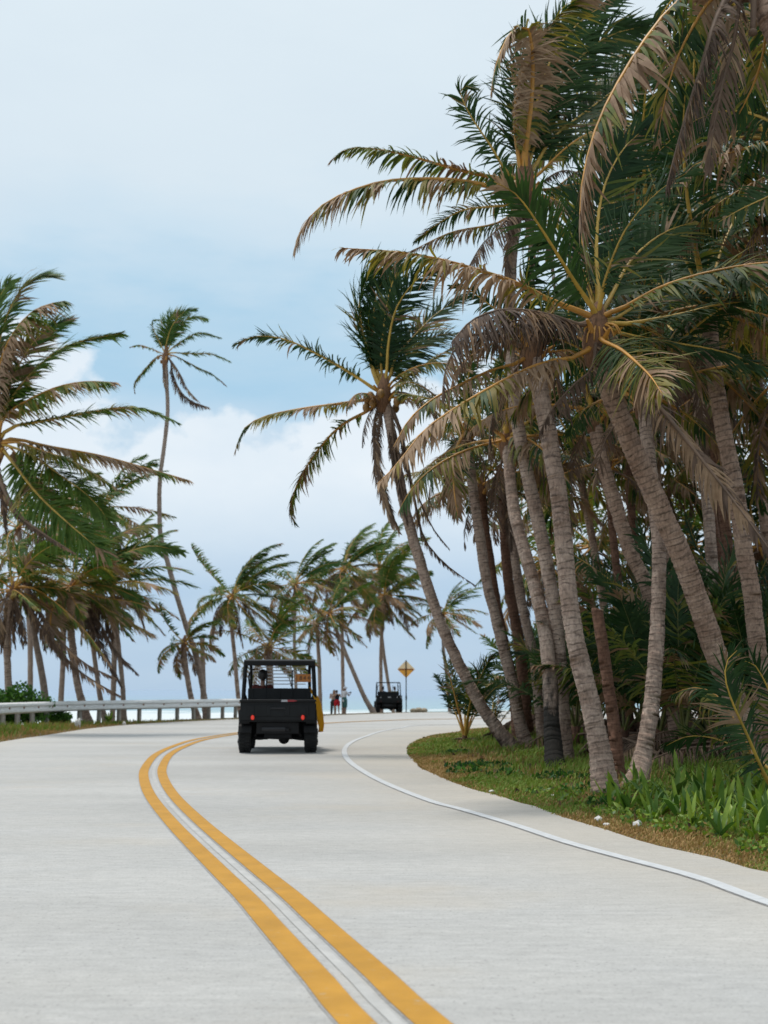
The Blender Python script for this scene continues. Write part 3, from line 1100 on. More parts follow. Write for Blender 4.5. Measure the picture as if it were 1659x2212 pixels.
p6 = Palm('grey palm with a thick charred black foot in the grass', GR,
          trunk_px([(1199, 1672), (1194, 1600), (1191, 1530), (1187, 1450), (1176, 1360), (1156, 1272), (1131, 1185), (1112, 1110), (1101, 1020), (1096, 950)], 19.6, 21.5), .142, .102, M_BARKC, flare=.45)
p6.heart(.16)
p6.crown(13, 2.7, 45, el=(82, -20), dead=2, mix='ggyyb')

# tall one whose crown stands against the pale sky
p7 = Palm('tallest palm of the grove, ragged crown high against the pale sky', GR,
          trunk_px([(1223, 1656), (1218, 1600), (1212, 1475), (1200, 1335), (1178, 1200), (1163, 1130), (1145, 1050), (1125, 955), (1112, 870), (1104, 760), (1101, 650), (1105, 550), (1117, 460), (1131, 395)], 20.6, 20.0),
          .128, .108, M_BARK, flare=.6)
p7.heart(.24, 1.25, nuts=7)
T7 = (1131, 400)
p7.px([T7, (1093, 369), (1059, 314), (1017, 251), (994, 200), (1004, 186), (1024, 192)], 'g', -.9, roll=70, hang=.5, ll=.26, wind=.5)
p7.px([T7, (1075, 385), (1017, 373), (962, 359), (882, 336), (806, 321), (751, 321), (716, 346)], 'y', -.3, roll=8, hang=1.0, wind=.1, ll=.15, ragged=.1)
p7.px([T7, (1060, 402), (988, 390), (890, 387), (806, 397), (712, 433), (657, 484), (635, 540)], 'b', -.8, roll=-8, hang=1.0, wind=.1, ll=.16, ragged=.1)
p7.px([T7, (1105, 440), (1072, 445), (1000, 454), (945, 484), (897, 520)], 'g', .8, roll=10, hang=1.1, wind=.1, ll=.2)
p7.px([T7, (1100, 465), (1060, 486), (975, 502), (888, 542)], 'b', -.4, roll=0, hang=.9, ll=.16)
p7.px([T7, (1112, 450), (1080, 490), (1040, 530), (1010, 580)], 'd', -.8, roll=0, hang=1.5, ll=.22)
p7.px([T7, (1120, 340), (1112, 248), (1128, 160), (1165, 85), (1225, 20), (1290, -20)], 'b', -.9, roll=18, hang=.9, ll=.26, wind=1.3)
p7.px([T7, (1135, 320), (1148, 210), (1150, 110), (1135, 50), (1100, 75), (1072, 140), (1060, 205)], 'b', -1.4, roll=40, hang=1.0, ll=.13, wind=.05)
p7.px([T7, (1155, 360), (1195, 298), (1262, 244), (1332, 190), (1400, 120)], 'g', .8, roll=55, hang=.45, ll=.24)
p7.px([T7, (1145, 340), (1175, 250), (1230, 150), (1310, 80), (1400, 55)], 'g', 1.0, roll=60, hang=.6, ll=.25)
p7.px([T7, (1140, 330), (1160, 220), (1195, 120), (1260, 40), (1330, 0)], 'g', .5, roll=70, hang=.5, ll=.25)
p7.px([T7, (1128, 330), (1135, 240), (1155, 140), (1200, 60)], 'g', 1.2, roll=60, hang=.5, ll=.26)
p7.px([T7, (1165, 375), (1229, 315), (1287, 282), (1350, 270), (1410, 290)], 'y', -.8, roll=30, hang=.8, ll=.2)
p7.px([T7, (1175, 410), (1253, 397), (1320, 410), (1375, 450)], 'y', .4, roll=20, hang=1.1, ll=.22)
p7.px([T7, (1165, 420), (1215, 440), (1265, 490), (1295, 560)], 'b', -.5, roll=0, hang=1.1, ll=.22)
p7.px([T7, (1150, 440), (1180, 500), (1195, 570), (1200, 640)], 'd', -.2, roll=30, hang=1.4, ll=.16)
p7.px([T7, (1160, 400), (1210, 370), (1255, 375), (1290, 400)], 'd', -.7, roll=0, hang=1.4, ll=.12)
p7.px([T7, (1120, 450), (1100, 520), (1095, 600), (1100, 660)], 'd', -.2, roll=30, hang=1.5, ll=.12)
p7.px([T7, (1140, 450), (1150, 530), (1148, 600), (1140, 670)], 'd', -.3, roll=60, hang=1.5, ll=.12)

p8 = Palm('stout pale palm at the grass edge, deep holes and rough grey bark at its foot', GR,
          trunk_px([(1309, 1727), (1301, 1660), (1294, 1610), (1275, 1520), (1247, 1404), (1228, 1284), (1219, 1185), (1207, 1072), (1190, 969), (1172, 871), (1160, 805), (1150, 745)], 15.1, 15.6),
          .126, .113, M_BARK, flare=.85, flen=.8)
p8.heart(.17)
T8 = (1150, 760)
p8.px([T8, (1115, 785), (1056, 802), (985, 835), (935, 862), (885, 905), (850, 965)], 'b', -1.0, roll=0, hang=1.0, wind=.2, ll=.17)
p8.px([T8, (1090, 735), (1030, 760), (985, 800), (974, 840)], 'b', -.5, roll=30, hang=1.1, ll=.2)
p8.px([T8, (1110, 700), (1060, 660), (1010, 625), (972, 618)], 'g', -.4, roll=60, hang=.4, ll=.2)
p8.px([T8, (1150, 690), (1140, 610), (1150, 540), (1180, 500)], 'g', .8, roll=60, hang=.5, ll=.24)
p8.px([T8, (1175, 700), (1215, 650), (1265, 620), (1320, 630)], 'g', .9, roll=40, hang=.6, ll=.24)
p8.px([T8, (1190, 760), (1240, 760), (1290, 800), (1320, 870)], 'b', .5, roll=0, hang=1.1, ll=.2)
p8.px([T8, (1180, 790), (1215, 840), (1235, 910)], 'd', .2, roll=0, hang=1.5, ll=.24)
p8.px([T8, (1120, 790), (1080, 850), (1060, 920), (1055, 990)], 'd', -.2, roll=30, hang=1.5, ll=.2)
p8.px([T8, (1110, 740), (1050, 720), (1000, 735), (965, 790), (955, 860)], 'd', -.9, roll=0, hang=1.2, ll=.2)
p8.px([T8, (1130, 720), (1090, 690), (1040, 690), (1000, 720)], 'd', .5, roll=0, hang=1.2, ll=.24)

# the big leaning palm in front
p9 = Palm('big palm leaning over the grove, thickest ringed trunk with yellow flower stalks in its crown', GR,
          trunk_px([(1655, 1700), (1612, 1585), (1576, 1478), (1543, 1405), (1500, 1275), (1454, 1161), (1410, 1063), (1369, 974), (1338, 898), (1315, 840), (1300, 780), (1290, 715)], 16.4, 15.2),
          .162, .138, M_BARKW, flare=.4)
p9.heart(.2, .9, nuts=0)
T9 = (1290, 690)
FT = dict(hang=.35, wind=.25)
p9.px([T9, (1278, 662), (1241, 609), (1171, 497), (1117, 422), (1066, 392)], 'g', -1.8, roll=55, ll=.24, **FT)
p9.px([T9, (1250, 672), (1187, 648), (1129, 617), (1067, 594), (966, 564), (865, 545), (738, 536)], 'b', -.6, roll=5, hang=.9, wind=.3, ll=.17, ragged=.1)
p9.px([T9, (1293, 640), (1287, 538), (1300, 420), (1340, 330), (1400, 270)], 'g', .9, roll=65, ll=.26, **FT)
p9.px([T9, (1300, 640), (1312, 592), (1345, 509), (1386, 451), (1440, 400), (1500, 365)], 'g', -1.5, roll=58, ll=.26, **FT)
p9.px([T9, (1330, 670), (1357, 660), (1427, 621), (1531, 588), (1659, 567), (1770, 575)], 'y', -1.6, roll=38, ll=.22, hang=.7)
p9.px([T9, (1345, 700), (1469, 679), (1560, 656), (1659, 648), (1750, 660)], 'g', -.4, roll=30, ll=.22, hang=.9)
p9.px([(1293, 715), (1300, 735), (1344, 757), (1401, 808), (1430, 850)], 'y', -2.2, roll=40, ll=.3, hang=.9, wind=.1)
p9.px([(1292, 728), (1255, 768), (1193, 779), (1125, 803), (1022, 858), (920, 926), (860, 1000), (815, 1045)], 'b', -2.0, roll=10, ll=.15, hang=1.0, wind=.15, thick=.8)
p9.px([T9, (1262, 704), (1176, 678), (1091, 668), (1022, 690), (976, 738)], 'd', -2.0, roll=8, ll=.26, hang=1.3, wind=.5)
p9.px([T9, (1240, 700), (1160, 690), (1085, 700), (1030, 745)], 'd', -1.2, roll=8, ll=.26, hang=1.3, wind=.4)
p9.px([T9, (1330, 740), (1385, 830), (1430, 885), (1490, 960), (1570, 1062), (1665, 1190)], 'd', -1.6, roll=35, ll=.13, hang=1.1, wind=.6)
p9.px([T9, (1340, 720), (1450, 740), (1560, 760), (1670, 800)], 'g', .2, roll=20, ll=.22, hang=1.0)
p9.px([T9, (1280, 790), (1240, 830), (1195, 880), (1165, 935)], 'd', -.9, roll=30, ll=.2, hang=1.2)
p9.px([T9, (1320, 640), (1365, 560), (1440, 500), (1540, 470)], 'g', 1.2, roll=50, ll=.26, **FT)
p9.px([T9, (1275, 630), (1250, 560), (1245, 500), (1262, 450)], 'g', .9, roll=60, ll=.22, **FT)
p9.px([T9, (1325, 690), (1400, 650), (1500, 640), (1590, 680)], 'g', 1.4, roll=40, ll=.25, **FT)
p9.px([T9, (1330, 700), (1400, 710), (1480, 770), (1530, 860)], 'b', 1.0, roll=10, ll=.24, hang=1.1)
for k in range(9):                      # yellow flower stalks fanning from the bud
    a = k * .7 + .2
    dv = np.array((math.cos(a) * .8, -.5, .15 - .1 * (k % 4)))
    q0 = p9.top - p9.org + (0, -.05, .02)
    m = MB()
    P = np.array([q0, q0 + dv * .16 + (0, 0, .02), q0 + dv * .30 + (0, 0, -.06), q0 + dv * .36 + (0, 0, -.20)])
    m.tube(catmull(P, 7), np.linspace(.02, .008, 7), 5)
    m.build('flower_stalk', M_RACH_O, p9.root, smooth=True)

p10 = Palm('smooth palm curving up from the lily bed, wide splayed foot', GR,
           trunk_px([(1372, 1711), (1381, 1665), (1391, 1619), (1408, 1523), (1417, 1404), (1422, 1308), (1423, 1188), (1419, 1130), (1409, 1050), (1400, 970), (1393, 900), (1389, 850)], 15.9, 16.8),
           .112, .094, M_BARK, flare=.95, flen=.6)
p10.heart(.14)
p10.crown(11, 2.5, 46, el=(85, 0), dead=1, mix='gggyb')

m_ = Palm('headless broken palm stump between two big trunks', GR,
          trunk_px([(1337, 1697), (1327, 1571), (1310, 1451), (1298, 1370), (1290, 1318)], 16.9, 17.0), .092, .085, M_BARKR, cat='palm stump', name='palm_stump', flare=.25)

p12 = Palm('brown palm angling down behind the smooth curved one', GR,
           trunk_px([(1470, 1640), (1440, 1440), (1412, 1320), (1391, 1251), (1360, 1190), (1333, 1100), (1311, 1033), (1292, 954), (1283, 890)], 20.3, 20.3), .14, .12, M_BARKW)
p12.heart(.16)
p12.crown(11, 2.7, 47, el=(85, -5), dead=1, mix='gggyb')

p13 = Palm('straight slender palm just behind the big leaning one', GR,
           trunk_px([(1592, 1640), (1573, 1480), (1554, 1346), (1541, 1260), (1536, 1190), (1529, 1095), (1516, 960), (1507, 840), (1500, 770)], 21.0, 21.0), .115, .10, M_BARK)
p13.heart(.14)
p13.crown(15, 3.0, 48, el=(85, -15), dead=1, mix='gggyb')

p14 = Palm('thick dark palm at the grove side, its ringed trunk half hidden by hanging dead fronds', GR,
           trunk_px([(1658, 1690), (1648, 1520), (1635, 1385), (1621, 1265), (1606, 1184), (1592, 1072), (1574, 983), (1556, 893), (1543, 804), (1536, 735), (1530, 660)], 17.0, 17.0), .135, .115, M_BARKW)
p14.heart(.17)
p14.crown(17, 3.2, 49, el=(85, -15), dead=2, mix='gggyb')

p15 = Palm('thin shaded palm directly behind the thick dark one', GR,
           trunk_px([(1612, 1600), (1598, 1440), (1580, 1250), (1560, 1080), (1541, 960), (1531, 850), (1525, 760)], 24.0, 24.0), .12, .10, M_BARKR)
p15.heart(.14)
p15.crown(14, 3.0, 50, el=(85, -15), dead=1, mix='gggyb')

p16 = Palm('thin dark palm seen between the stout and curved trunks', GR,
           trunk_px([(1362, 1600), (1348, 1400), (1340, 1300), (1327, 1184), (1318, 1090), (1312, 1000)], 26.0, 26.0), .10, .085, M_BARKR)
p16.heart(.12)
p16.crown(12, 2.6, 51, el=(85, -15), dead=1, mix='gggyb')

# palm just outside the picture whose fronds hang into its upper corner
b0 = np.array((6.4, 12.6, 0))
pt = Palm('near palm mostly outside the picture, brown fronds hanging into the upper corner', GR,
          [b0, b0 + (-.15, 0, 2.2), b0 + (-.45, 0, 4.6), b0 + (-.95, 0, 6.4), at(1612, -90, 12.6)], .16, .14, M_BARKW)
pt.heart(.2, .9, nuts=0)
TT = (1612, -90)
pt.px([TT, (1560, -50), (1468, 0), (1403, 73), (1348, 156), (1300, 246), (1270, 334), (1254, 427), (1257, 520), (1275, 590)], 'b', -1.2, roll=30, hang=1.0, wind=.35, ll=.15, thick=.62)
pt.px([TT, (1580, -30), (1543, 50), (1518, 138), (1493, 214), (1463, 314), (1438, 410)], 'd', -.9, roll=40, hang=1.2, wind=.2, ll=.16)
pt.px([TT, (1570, -40), (1520, 20), (1470, 110), (1440, 200), (1420, 300)], 'b', .3, roll=60, hang=1.0, wind=.4, ll=.22)
pt.px([TT, (1600, -10), (1585, 90), (1560, 190), (1540, 290), (1530, 370)], 'd', .2, roll=60, hang=1.3, wind=.2, ll=.18)
pt.px([TT, (1640, -20), (1655, 60), (1640, 150), (1600, 240), (1560, 300)], 'b', .8, roll=40, hang=1.0, wind=.1, ll=.22)
pt.px([TT, (1660, -60), (1740, 10), (1790, 120)], 'g', -.3, roll=20, ll=.24)
pt.px([TT, (1560, -150), (1480, -200), (1380, -190), (1290, -130)], 'g', .6, roll=40, ll=.22)
pt.px([TT, (1620, -200), (1660, -300), (1740, -360)], 'g', .5, roll=60, ll=.24)
pt.px([TT, (1590, -60), (1530, 20), (1500, 130), (1505, 240)], 'g', 1.3, roll=50, ll=.24, hang=.8)
pt.px([TT, (1570, -80), (1490, -40), (1430, 30), (1390, 110)], 'g', 1.6, roll=50, ll=.24, hang=.8)
for k, (x, y) in enumerate([(1626, 70), (1560, 20)]):
    q0, q1 = pt.top - pt.org, at(x, y, 12.4) - pt.org
    m = MB()
    m.tube(catmull([q0, (q0 + q1) / 2 + (.05, 0, .05), q1], 8), np.linspace(.05, .03, 8), 7)
    m.ball(q1, (.055, .055, .045), 8, 6)
    m.build('fruit_stalk', M_DEAD, pt.root, smooth=True)

b0 = np.array((6.9, 15.6, 0))
pr = Palm('palm rooted beyond the picture edge, reaching pale lit fronds in above the big crown', GR,
          [b0, b0 + (-.1, 0, 2.0), b0 + (-.3, 0, 4.2), at(1800, 340, 15.6)], .15, .13, M_BARKW)
pr.heart(.18)
TR = (1800, 340)
pr.px([TR, (1760, 380), (1700, 405), (1659, 425), (1600, 452), (1552, 480)], 'g', -.8, roll=62, hang=.2, ll=.2)
pr.px([TR, (1740, 300), (1659, 309), (1543, 340), (1488, 365), (1440, 420)], 'b', -.6, roll=20, hang=1.0, ll=.2)
pr.px([TR, (1750, 240), (1659, 160), (1600, 150), (1550, 200)], 'y', .4, roll=30, hang=.9, ll=.22)
pr.px([TR, (1760, 200), (1700, 80), (1640, 40), (1580, 60)], 'g', .8, roll=50, hang=.8, ll=.24)
pr.px([TR, (1740, 350), (1640, 390), (1540, 450), (1470, 540)], 'b', .6, roll=10, hang=1.1, ll=.22)
pr.px([TR, (1740, 380), (1660, 460), (1600, 560), (1570, 660)], 'd', .2, roll=20, hang=1.2, ll=.22)
pr.px([TR, (1720, 290), (1600, 240), (1500, 260), (1420, 330)], 'g', 1.2, roll=40, hang=.9, ll=.24)
pr.px([TR, (1790, 200), (1780, 80), (1740, 0)], 'g', .4, roll=60, ll=.25)

# the rest of the grove, packed deep behind
DEEP_LABELS = ['shaded palm crown at the picture edge just below the upper corner fronds', 'shaded palm crown showing just above the crown of the big leaning palm',
               'shaded palm crown behind the brown hanging fronds of the upper corner', 'shaded palm whose crown sits directly beneath the big leaning palm crown',
               'shaded crown between the big leaning palm crown and the picture edge', 'shaded crown behind the golden drooping frond of the big leaning palm',
               'deep shaded crown behind the middle of the smooth curved trunk', 'deep shaded crown behind the middle of the thick dark trunk',
               'deep shaded crown between the stout pale trunk and the big leaning trunk', 'low shaded crown at the picture edge beside the thick dark trunk',
               'low shaded crown between the big leaning trunk and the straight slender trunk', 'low shaded crown just above the headless broken stump',
               'lowest shaded crown directly behind the smooth curved trunk', 'lowest shaded crown at the picture edge above the great green frond',
               'far shaded crown glimpsed behind the palm with the charred foot', 'palm rooted beyond the picture edge, fronds entering at mid height',
               'shaded crown between the tallest palm crown and the big leaning palm crown', 'high shaded crown almost hidden behind the upper corner fronds', 'shaded crown behind the upright fronds of the big leaning palm']
DEEP = 'palms packed deep in the grove'
for k, (x, y, Y, h, sz) in enumerate([(1660, 300, 24, 0, 3.4), (1400, 470, 25, 0, 3.3), (1530, 180, 27, 0, 3.4), (1330, 800, 30, 0, 3.0), (1610, 640, 29, 0, 3.3),
                                      (1460, 760, 28, 0, 3.2), (1400, 1020, 34, 0, 3.2), (1560, 960, 33, 0, 3.3), (1240, 960, 33, 0, 2.8), (1640, 1180, 31, 0, 3.0), (1490, 1180, 36, 0, 3.2),
                                      (1280, 1180, 38, 0, 3.0), (1420, 1330, 30, 0, 2.6), (1620, 1380, 27, 0, 2.6), (1180, 1210, 40, 0, 2.8), (1700, 800, 22, 0, 3.2), (1330, 330, 26, 0, 3.0), (1620, 60, 28, 0, 3.4), (1480, 600, 31, 0, 3.2)]):
    top = at(x, y, Y)
    g = np.random.default_rng(900 + k)
    lean = g.uniform(.2, .8)
    bx = top[0] + lean * top[2] * .25
    bz = np.array((bx, Y + g.uniform(-.5, .5), .05))
    mid = bz * .5 + top * .5 + (lean * .2, 0, 0)
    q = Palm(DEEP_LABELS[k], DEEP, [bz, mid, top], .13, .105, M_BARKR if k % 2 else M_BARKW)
    q.near = False
    q.heart(.14, stubs=0)
    q.crown(20, sz * 1.1, 300 + k, el=(85, -45), dead=4, mix='gggyyb')

# ------------------------------------------------------------------ palms along the sea side
SE = 'wind-bent palms between the guardrail and the sea'


def sea_palm(label, pts, Y, Yt, r0, r1, n, L, seed, grp=SE, near=False, **kw):
    q = Palm(label, grp, trunk_px(pts, Y, Yt), r0, r1, near=near, flare=.6, flen=.9)
    q.heart(stubs=0, nuts=kw.pop('nuts', 0), h=.8)
    kw.setdefault('lw', .95)
    kw.setdefault('hang', .85)
    kw.setdefault('ll', .25)
    if n: q.crown(n + 3, L, seed, **kw)
    return q


l1 = Palm('big palm cut by the picture edge, huge brown and green fronds streaming over the guardrail', SE,
          trunk_px([(-75, 1590), (-68, 1400), (-50, 1200), (-25, 1060), (-6, 965)], 36.8, 36.8), .2, .17, M_BARKF)
l1.heart(.26, 1.1, nuts=4)
TL = (-6, 960)
l1.px([TL, (-12, 850), (-6, 760), (15, 680), (48, 622), (82, 597), (120, 600)], 'g', .6, roll=60, ll=.24, hang=.5, wind=.6)
l1.px([TL, (-8, 860), (0, 790), (20, 734), (56, 685), (95, 660), (140, 650)], 'b', -1.6, roll=45, ll=.24, hang=1.0, wind=.5)
l1.px([TL, (0, 900), (62, 814), (124, 759), (186, 734), (262, 720)], 'g', -.4, roll=25, ll=.19, hang=.8, wind=.6)
l1.px([TL, (9, 901), (62, 864), (124, 836), (186, 824), (250, 826)], 'b', -1.2, roll=20, ll=.2, hang=1.0, wind=.5)
l1.px([TL, (20, 925), (87, 910), (186, 892), (278, 879), (340, 893), (385, 914)], 'g', .3, roll=5, ll=.15, hang=1.0, wind=.5)
l1.px([TL, (34, 955), (93, 974), (155, 996), (205, 1024), (245, 1050)], 'y', -1.5, roll=15, ll=.2, hang=1.0, wind=.6)
l1.px([TL, (30, 948), (102, 964), (216, 984), (309, 1009), (410, 1038)], 'b', .6, roll=0, ll=.12, hang=1.0, wind=.6)
l1.px([TL, (13, 980), (78, 1064), (143, 1126), (232, 1202)], 'g', -1.8, roll=45, ll=.26, hang=.8, wind=.3)
l1.px([TL, (25, 965), (80, 990), (130, 1027), (182, 1064), (221, 1105), (242, 1142)], 'g', -1.0, roll=40, ll=.26, hang=.9, wind=.2)
l1.px([TL, (-5, 1020), (35, 1105), (90, 1150), (163, 1196)], 'd', -2.2, roll=0, ll=.05, hang=1.2, wind=.4, thick=1.6)
l1.px([TL, (-15, 870), (-20, 740), (-10, 660), (20, 610)], 'g', 1.0, roll=70, ll=.25, hang=.5, wind=.6)
l1.px([TL, (5, 880), (40, 790), (90, 720), (150, 690)], 'g', 1.2, roll=50, ll=.25, hang=.5, wind=.6)
l1.px([TL, (15, 960), (60, 1010), (120, 1080), (160, 1150)], 'b', .5, roll=30, ll=.26, hang=1.0, wind=.5)
l1.px([TL, (-60, 930), (-130, 960), (-170, 1040)], 'g', .3, roll=0, ll=.2)
l1.px([TL, (-60, 880), (-110, 840), (-170, 860)], 'g', .3, roll=20, ll=.2)
l1.px([TL, (-10, 1010), (5, 1080), (12, 1150)], 'd', -.2, roll=60, ll=.16, hang=1.4)

q = sea_palm('palm with a skirt of dead fronds round its neck beside the bush', [(22, 1565), (18, 1470), (14, 1385), (20, 1320), (28, 1275)], 46, 46, .145, .13, 9, 3.0, 61, near=True, el=(75, -25), dead=5, mix='gyyb', wind=.8, nuts=3)
q.px([(28, 1275), (22, 1215), (24, 1160), (45, 1125), (76, 1108)], 'g', -.5, roll=70, ll=.1, hang=.2)
for k, (a, b, c) in enumerate([((16, 1330), (8, 1370), (2, 1408)), ((28, 1330), (30, 1370), (34, 1400)), ((36, 1325), (44, 1365), (50, 1398)), ((22, 1335), (20, 1380), (22, 1415))]):
    q.px([(28, 1285), a, b, c], 'd', -.3, roll=30 * k, ll=.18, hang=1.6, pet=.05)
q.px([(28, 1270), (60, 1305), (93, 1358), (155, 1435), (210, 1475), (262, 1504)], 'd', -1.0, roll=20, ll=.09, hang=.8, wind=.6)
q.px([(28, 1270), (70, 1300), (120, 1370), (180, 1430), (250, 1465)], 'd', -.8, roll=10, ll=.11, hang=.7, wind=.6)
q.px([(28, 1270), (70, 1270), (130, 1310), (190, 1370), (240, 1440)], 'b', .4, roll=10, ll=.13, hang=.8, wind=.6)
sea_palm('pale bare-trunked palm next beyond the bush', [(106, 1562), (99, 1513), (90, 1451), (75, 1374), (64, 1300), (58, 1240)], 47.5, 47.5, .145, .12, 12, 2.8, 62, el=(80, -30), dead=4, mix='gyyb', wind=.55, droop=.75)
q = sea_palm('brown-crowned palm with a swollen pale foot behind the guardrail', [(190, 1560), (178, 1520), (165, 1466), (158, 1405), (150, 1330), (155, 1268)], 49, 49, .155, .145, 14, 3.7, 63, el=(80, -40), dead=6, mix='gyybb', wind=.8, near=True)
q.px([(155, 1268), (230, 1215), (320, 1180), (395, 1192)], 'g', -.4, roll=15, ll=.2, hang=.9, wind=.6)
q.px([(155, 1268), (240, 1250), (320, 1238), (368, 1256)], 'g', .4, roll=10, ll=.2, hang=1.0, wind=.5)
q.px([(155, 1268), (225, 1180), (290, 1142), (345, 1132)], 'y', .6, roll=30, ll=.2, hang=.9, wind=.6)
q.px([(155, 1268), (200, 1320), (240, 1390), (272, 1430), (298, 1456)], 'd', -.6, roll=10, ll=.12, hang=.7, wind=.6)
q.px([(155, 1268), (190, 1330), (225, 1410), (262, 1480)], 'd', -.9, roll=20, ll=.13, hang=.8, wind=.6)
q.px([(155, 1268), (215, 1290), (285, 1300), (345, 1318)], 'b', -.5, roll=10, ll=.17, hang=1.0, wind=.5)
sea_palm('thin palm standing in the clump of lilies by the guardrail', [(229, 1560), (220, 1528), (212, 1476), (202, 1405), (197, 1340), (194, 1290)], 52.5, 52.5, .115, .10, 10, 2.9, 64, el=(75, -40), dead=4, mix='gyyb', wind=.55, droop=.75)
sea_palm('palm with crown bent hard inland, last before the tall thin one', [(268, 1562), (265, 1482), (257, 1405), (248, 1310), (243, 1262)], 53.5, 53.5, .115, .10, 14, 3.7, 65, el=(80, -40), dead=4, mix='ggyyb', wind=.55, droop=.75)
# crowns piled behind them
for k, (x, y, Y) in enumerate([(120, 1130, 56), (225, 1095, 58), (40, 1140, 57)]):
    tp = at(x, y, Y)
    bz = np.array((tp[0] + .6 + .2 * k % .7, Y, gz(tp[0] + .6, Y)))
    sea_p = Palm(['wind-combed crown just above the brown-crowned palm with the pale foot', 'high wind-combed crown touching the stem of the very tall thin palm',
                  'wind-combed crown above the palm with the dead frond skirt'][k], 'palms crowded behind the guardrail palms', [bz, bz * .5 + tp * .5 + (.3, 0, 0), tp], .14, .12, near=False)
    sea_p.heart(stubs=0)
    sea_p.crown(14, 3.3, 500 + k, el=(85, -35), dead=4, mix='ggyybb', wind=.55, droop=.75)

# the tall thin one
l7 = Palm('very tall thin palm with a bent stem and a small crown against the blue sky', SE,
          trunk_px([(446, 1556), (437, 1480), (424, 1420), (402, 1352), (380, 1281), (362, 1213), (347, 1157), (344, 1090), (346, 1031), (354, 969), (362, 892), (360, 824), (358, 768)], 57, 57), .15, .09, M_BARKF, flare=.5)
l7.heart(.17, 1.4, nuts=2)
C7 = (358, 766)
for pts, st, kw in [([C7, (359, 745), (371, 706), (396, 675), (422, 668)], 'g', dict(roll=60, ll=.26, hang=.5)),
                    ([C7, (366, 748), (380, 715), (411, 685), (447, 690)], 'g', dict(roll=45, ll=.24)),
                    ([C7, (356, 740), (360, 705), (378, 678), (400, 672)], 'g', dict(roll=70, ll=.26, hang=.5)),
                    ([C7, (372, 752), (402, 731), (433, 719), (475, 729)], 'g', dict(roll=10, ll=.2)),
                    ([C7, (372, 762), (417, 764), (458, 765), (497, 781)], 'g', dict(roll=10, ll=.17)),
                    ([C7, (380, 770), (427, 794), (458, 808), (487, 832)], 'y', dict(roll=5, ll=.15)),
                    ([C7, (350, 750), (334, 718), (328, 695), (345, 690)], 'g', dict(roll=50, ll=.2)),
                    ([C7, (343, 760), (322, 751), (300, 745), (280, 750)], 'y', dict(roll=5, ll=.13)),
                    ([C7, (338, 772), (306, 806), (290, 828), (291, 850)], 'y', dict(roll=5, ll=.14)),
                    ([C7, (368, 780), (374, 808), (390, 845), (417, 868), (450, 880)], 'd', dict(roll=30, ll=.17)),
                    ([C7, (374, 785), (390, 810), (405, 840), (430, 868)], 'd', dict(roll=10, ll=.15)),
                    ([C7, (356, 790), (354, 820), (358, 845)], 'd', dict(roll=30, ll=.1))]:
    l7.px(pts, st, random.uniform(-.6, .6), **kw)

sea_palm('short palm leaning at the foot of the tall thin one', [(426, 1556), (414, 1513), (405, 1466), (399, 1420), (398, 1388)], 56, 56, .14, .12, 13, 2.0, 71, el=(80, -35), dead=5, mix='gyyb', wind=.7, near=True, nuts=3)
Palm('bare dead palm pole without a crown beside the tall thin palm', SE, trunk_px([(447, 1557), (440, 1513), (438, 1440), (437, 1374)], 58.5, 58.5), .16, .12, M_BARKF, near=False, cat='palm stump', name='palm_stump', flare=.35)

HD = 'wind-blown palms on the headland behind the vehicles'
sea_palm('full-crowned palm just beside the near vehicle roof', [(521, 1556), (515, 1509), (507, 1419), (500, 1345), (503, 1287)], 61, 61, .115, .10, 18, 3.3, 72, grp=HD, near=True, el=(85, -40), dead=4, mix='gggyyb', wind=.8, nuts=2)
sea_palm('low golden-fronded palm seen through the near vehicle cab', [(586, 1556), (583, 1470), (581, 1400)], 63, 63, .2, .18, 15, 2.9, 73, grp=HD, el=(80, -30), dead=3, mix='gyyyb', wind=.6)
sea_palm('palm with upright green tuft rising above the near vehicle', [(642, 1556), (636, 1400), (637, 1320), (638, 1262)], 67.5, 67.5, .10, .09, 16, 2.9, 74, grp=HD, el=(85, -40), dead=3, mix='ggyyb', wind=.55, droop=.75)
sea_palm('straight pale palm right behind the three standing people', [(743, 1545), (741, 1490), (740, 1419), (739, 1300), (743, 1230)], 76.5, 76.5, .125, .11, 18, 3.5, 75, grp=HD, near=True, el=(85, -40), dead=3, mix='ggyyb', wind=.55, droop=.75)
sea_palm('slanting palm leaning away from the straight pale one', [(806, 1543), (790, 1512), (772, 1472), (750, 1420), (728, 1365), (712, 1325)], 72.5, 72.5, .15, .12, 14, 2.9, 76, grp=HD, el=(75, -40), dead=6, mix='gyybb', wind=.55, droop=.75)
sea_palm('shaggy palm with hanging dead fronds above the far vehicle', [(824, 1545), (823, 1482), (823, 1410), (826, 1350), (831, 1288)], 79, 79, .13, .115, 18, 3.5, 77, grp=HD, near=True, el=(80, -45), dead=7, mix='ggybb', wind=.55, droop=.75)
sea_palm('second palm crossing behind the shaggy one over the far vehicle', [(851, 1545), (839, 1478), (828, 1404), (820, 1320), (820, 1228)], 82, 82, .13, .115, 17, 3.6, 78, grp=HD, el=(85, -40), dead=3, mix='ggyyb', wind=.55, droop=.75)
sea_palm('small palm glimpsed behind the leaning trunk near the yellow sign', [(972, 1545), (966, 1470), (957, 1390), (958, 1325)], 80, 80, .11, .10, 15, 3.0, 79, grp=HD, el=(85, -35), dead=2, mix='ggyb', wind=.55, droop=.75)
sea_palm('palm crown filling the gap between the tufted palm and the straight pale one', [(692, 1550), (690, 1450), (684, 1350)], 74, 74, .13, .12, 14, 2.8, 80, grp=HD, el=(80, -35), dead=4, mix='gyyb', wind=.55, droop=.75)

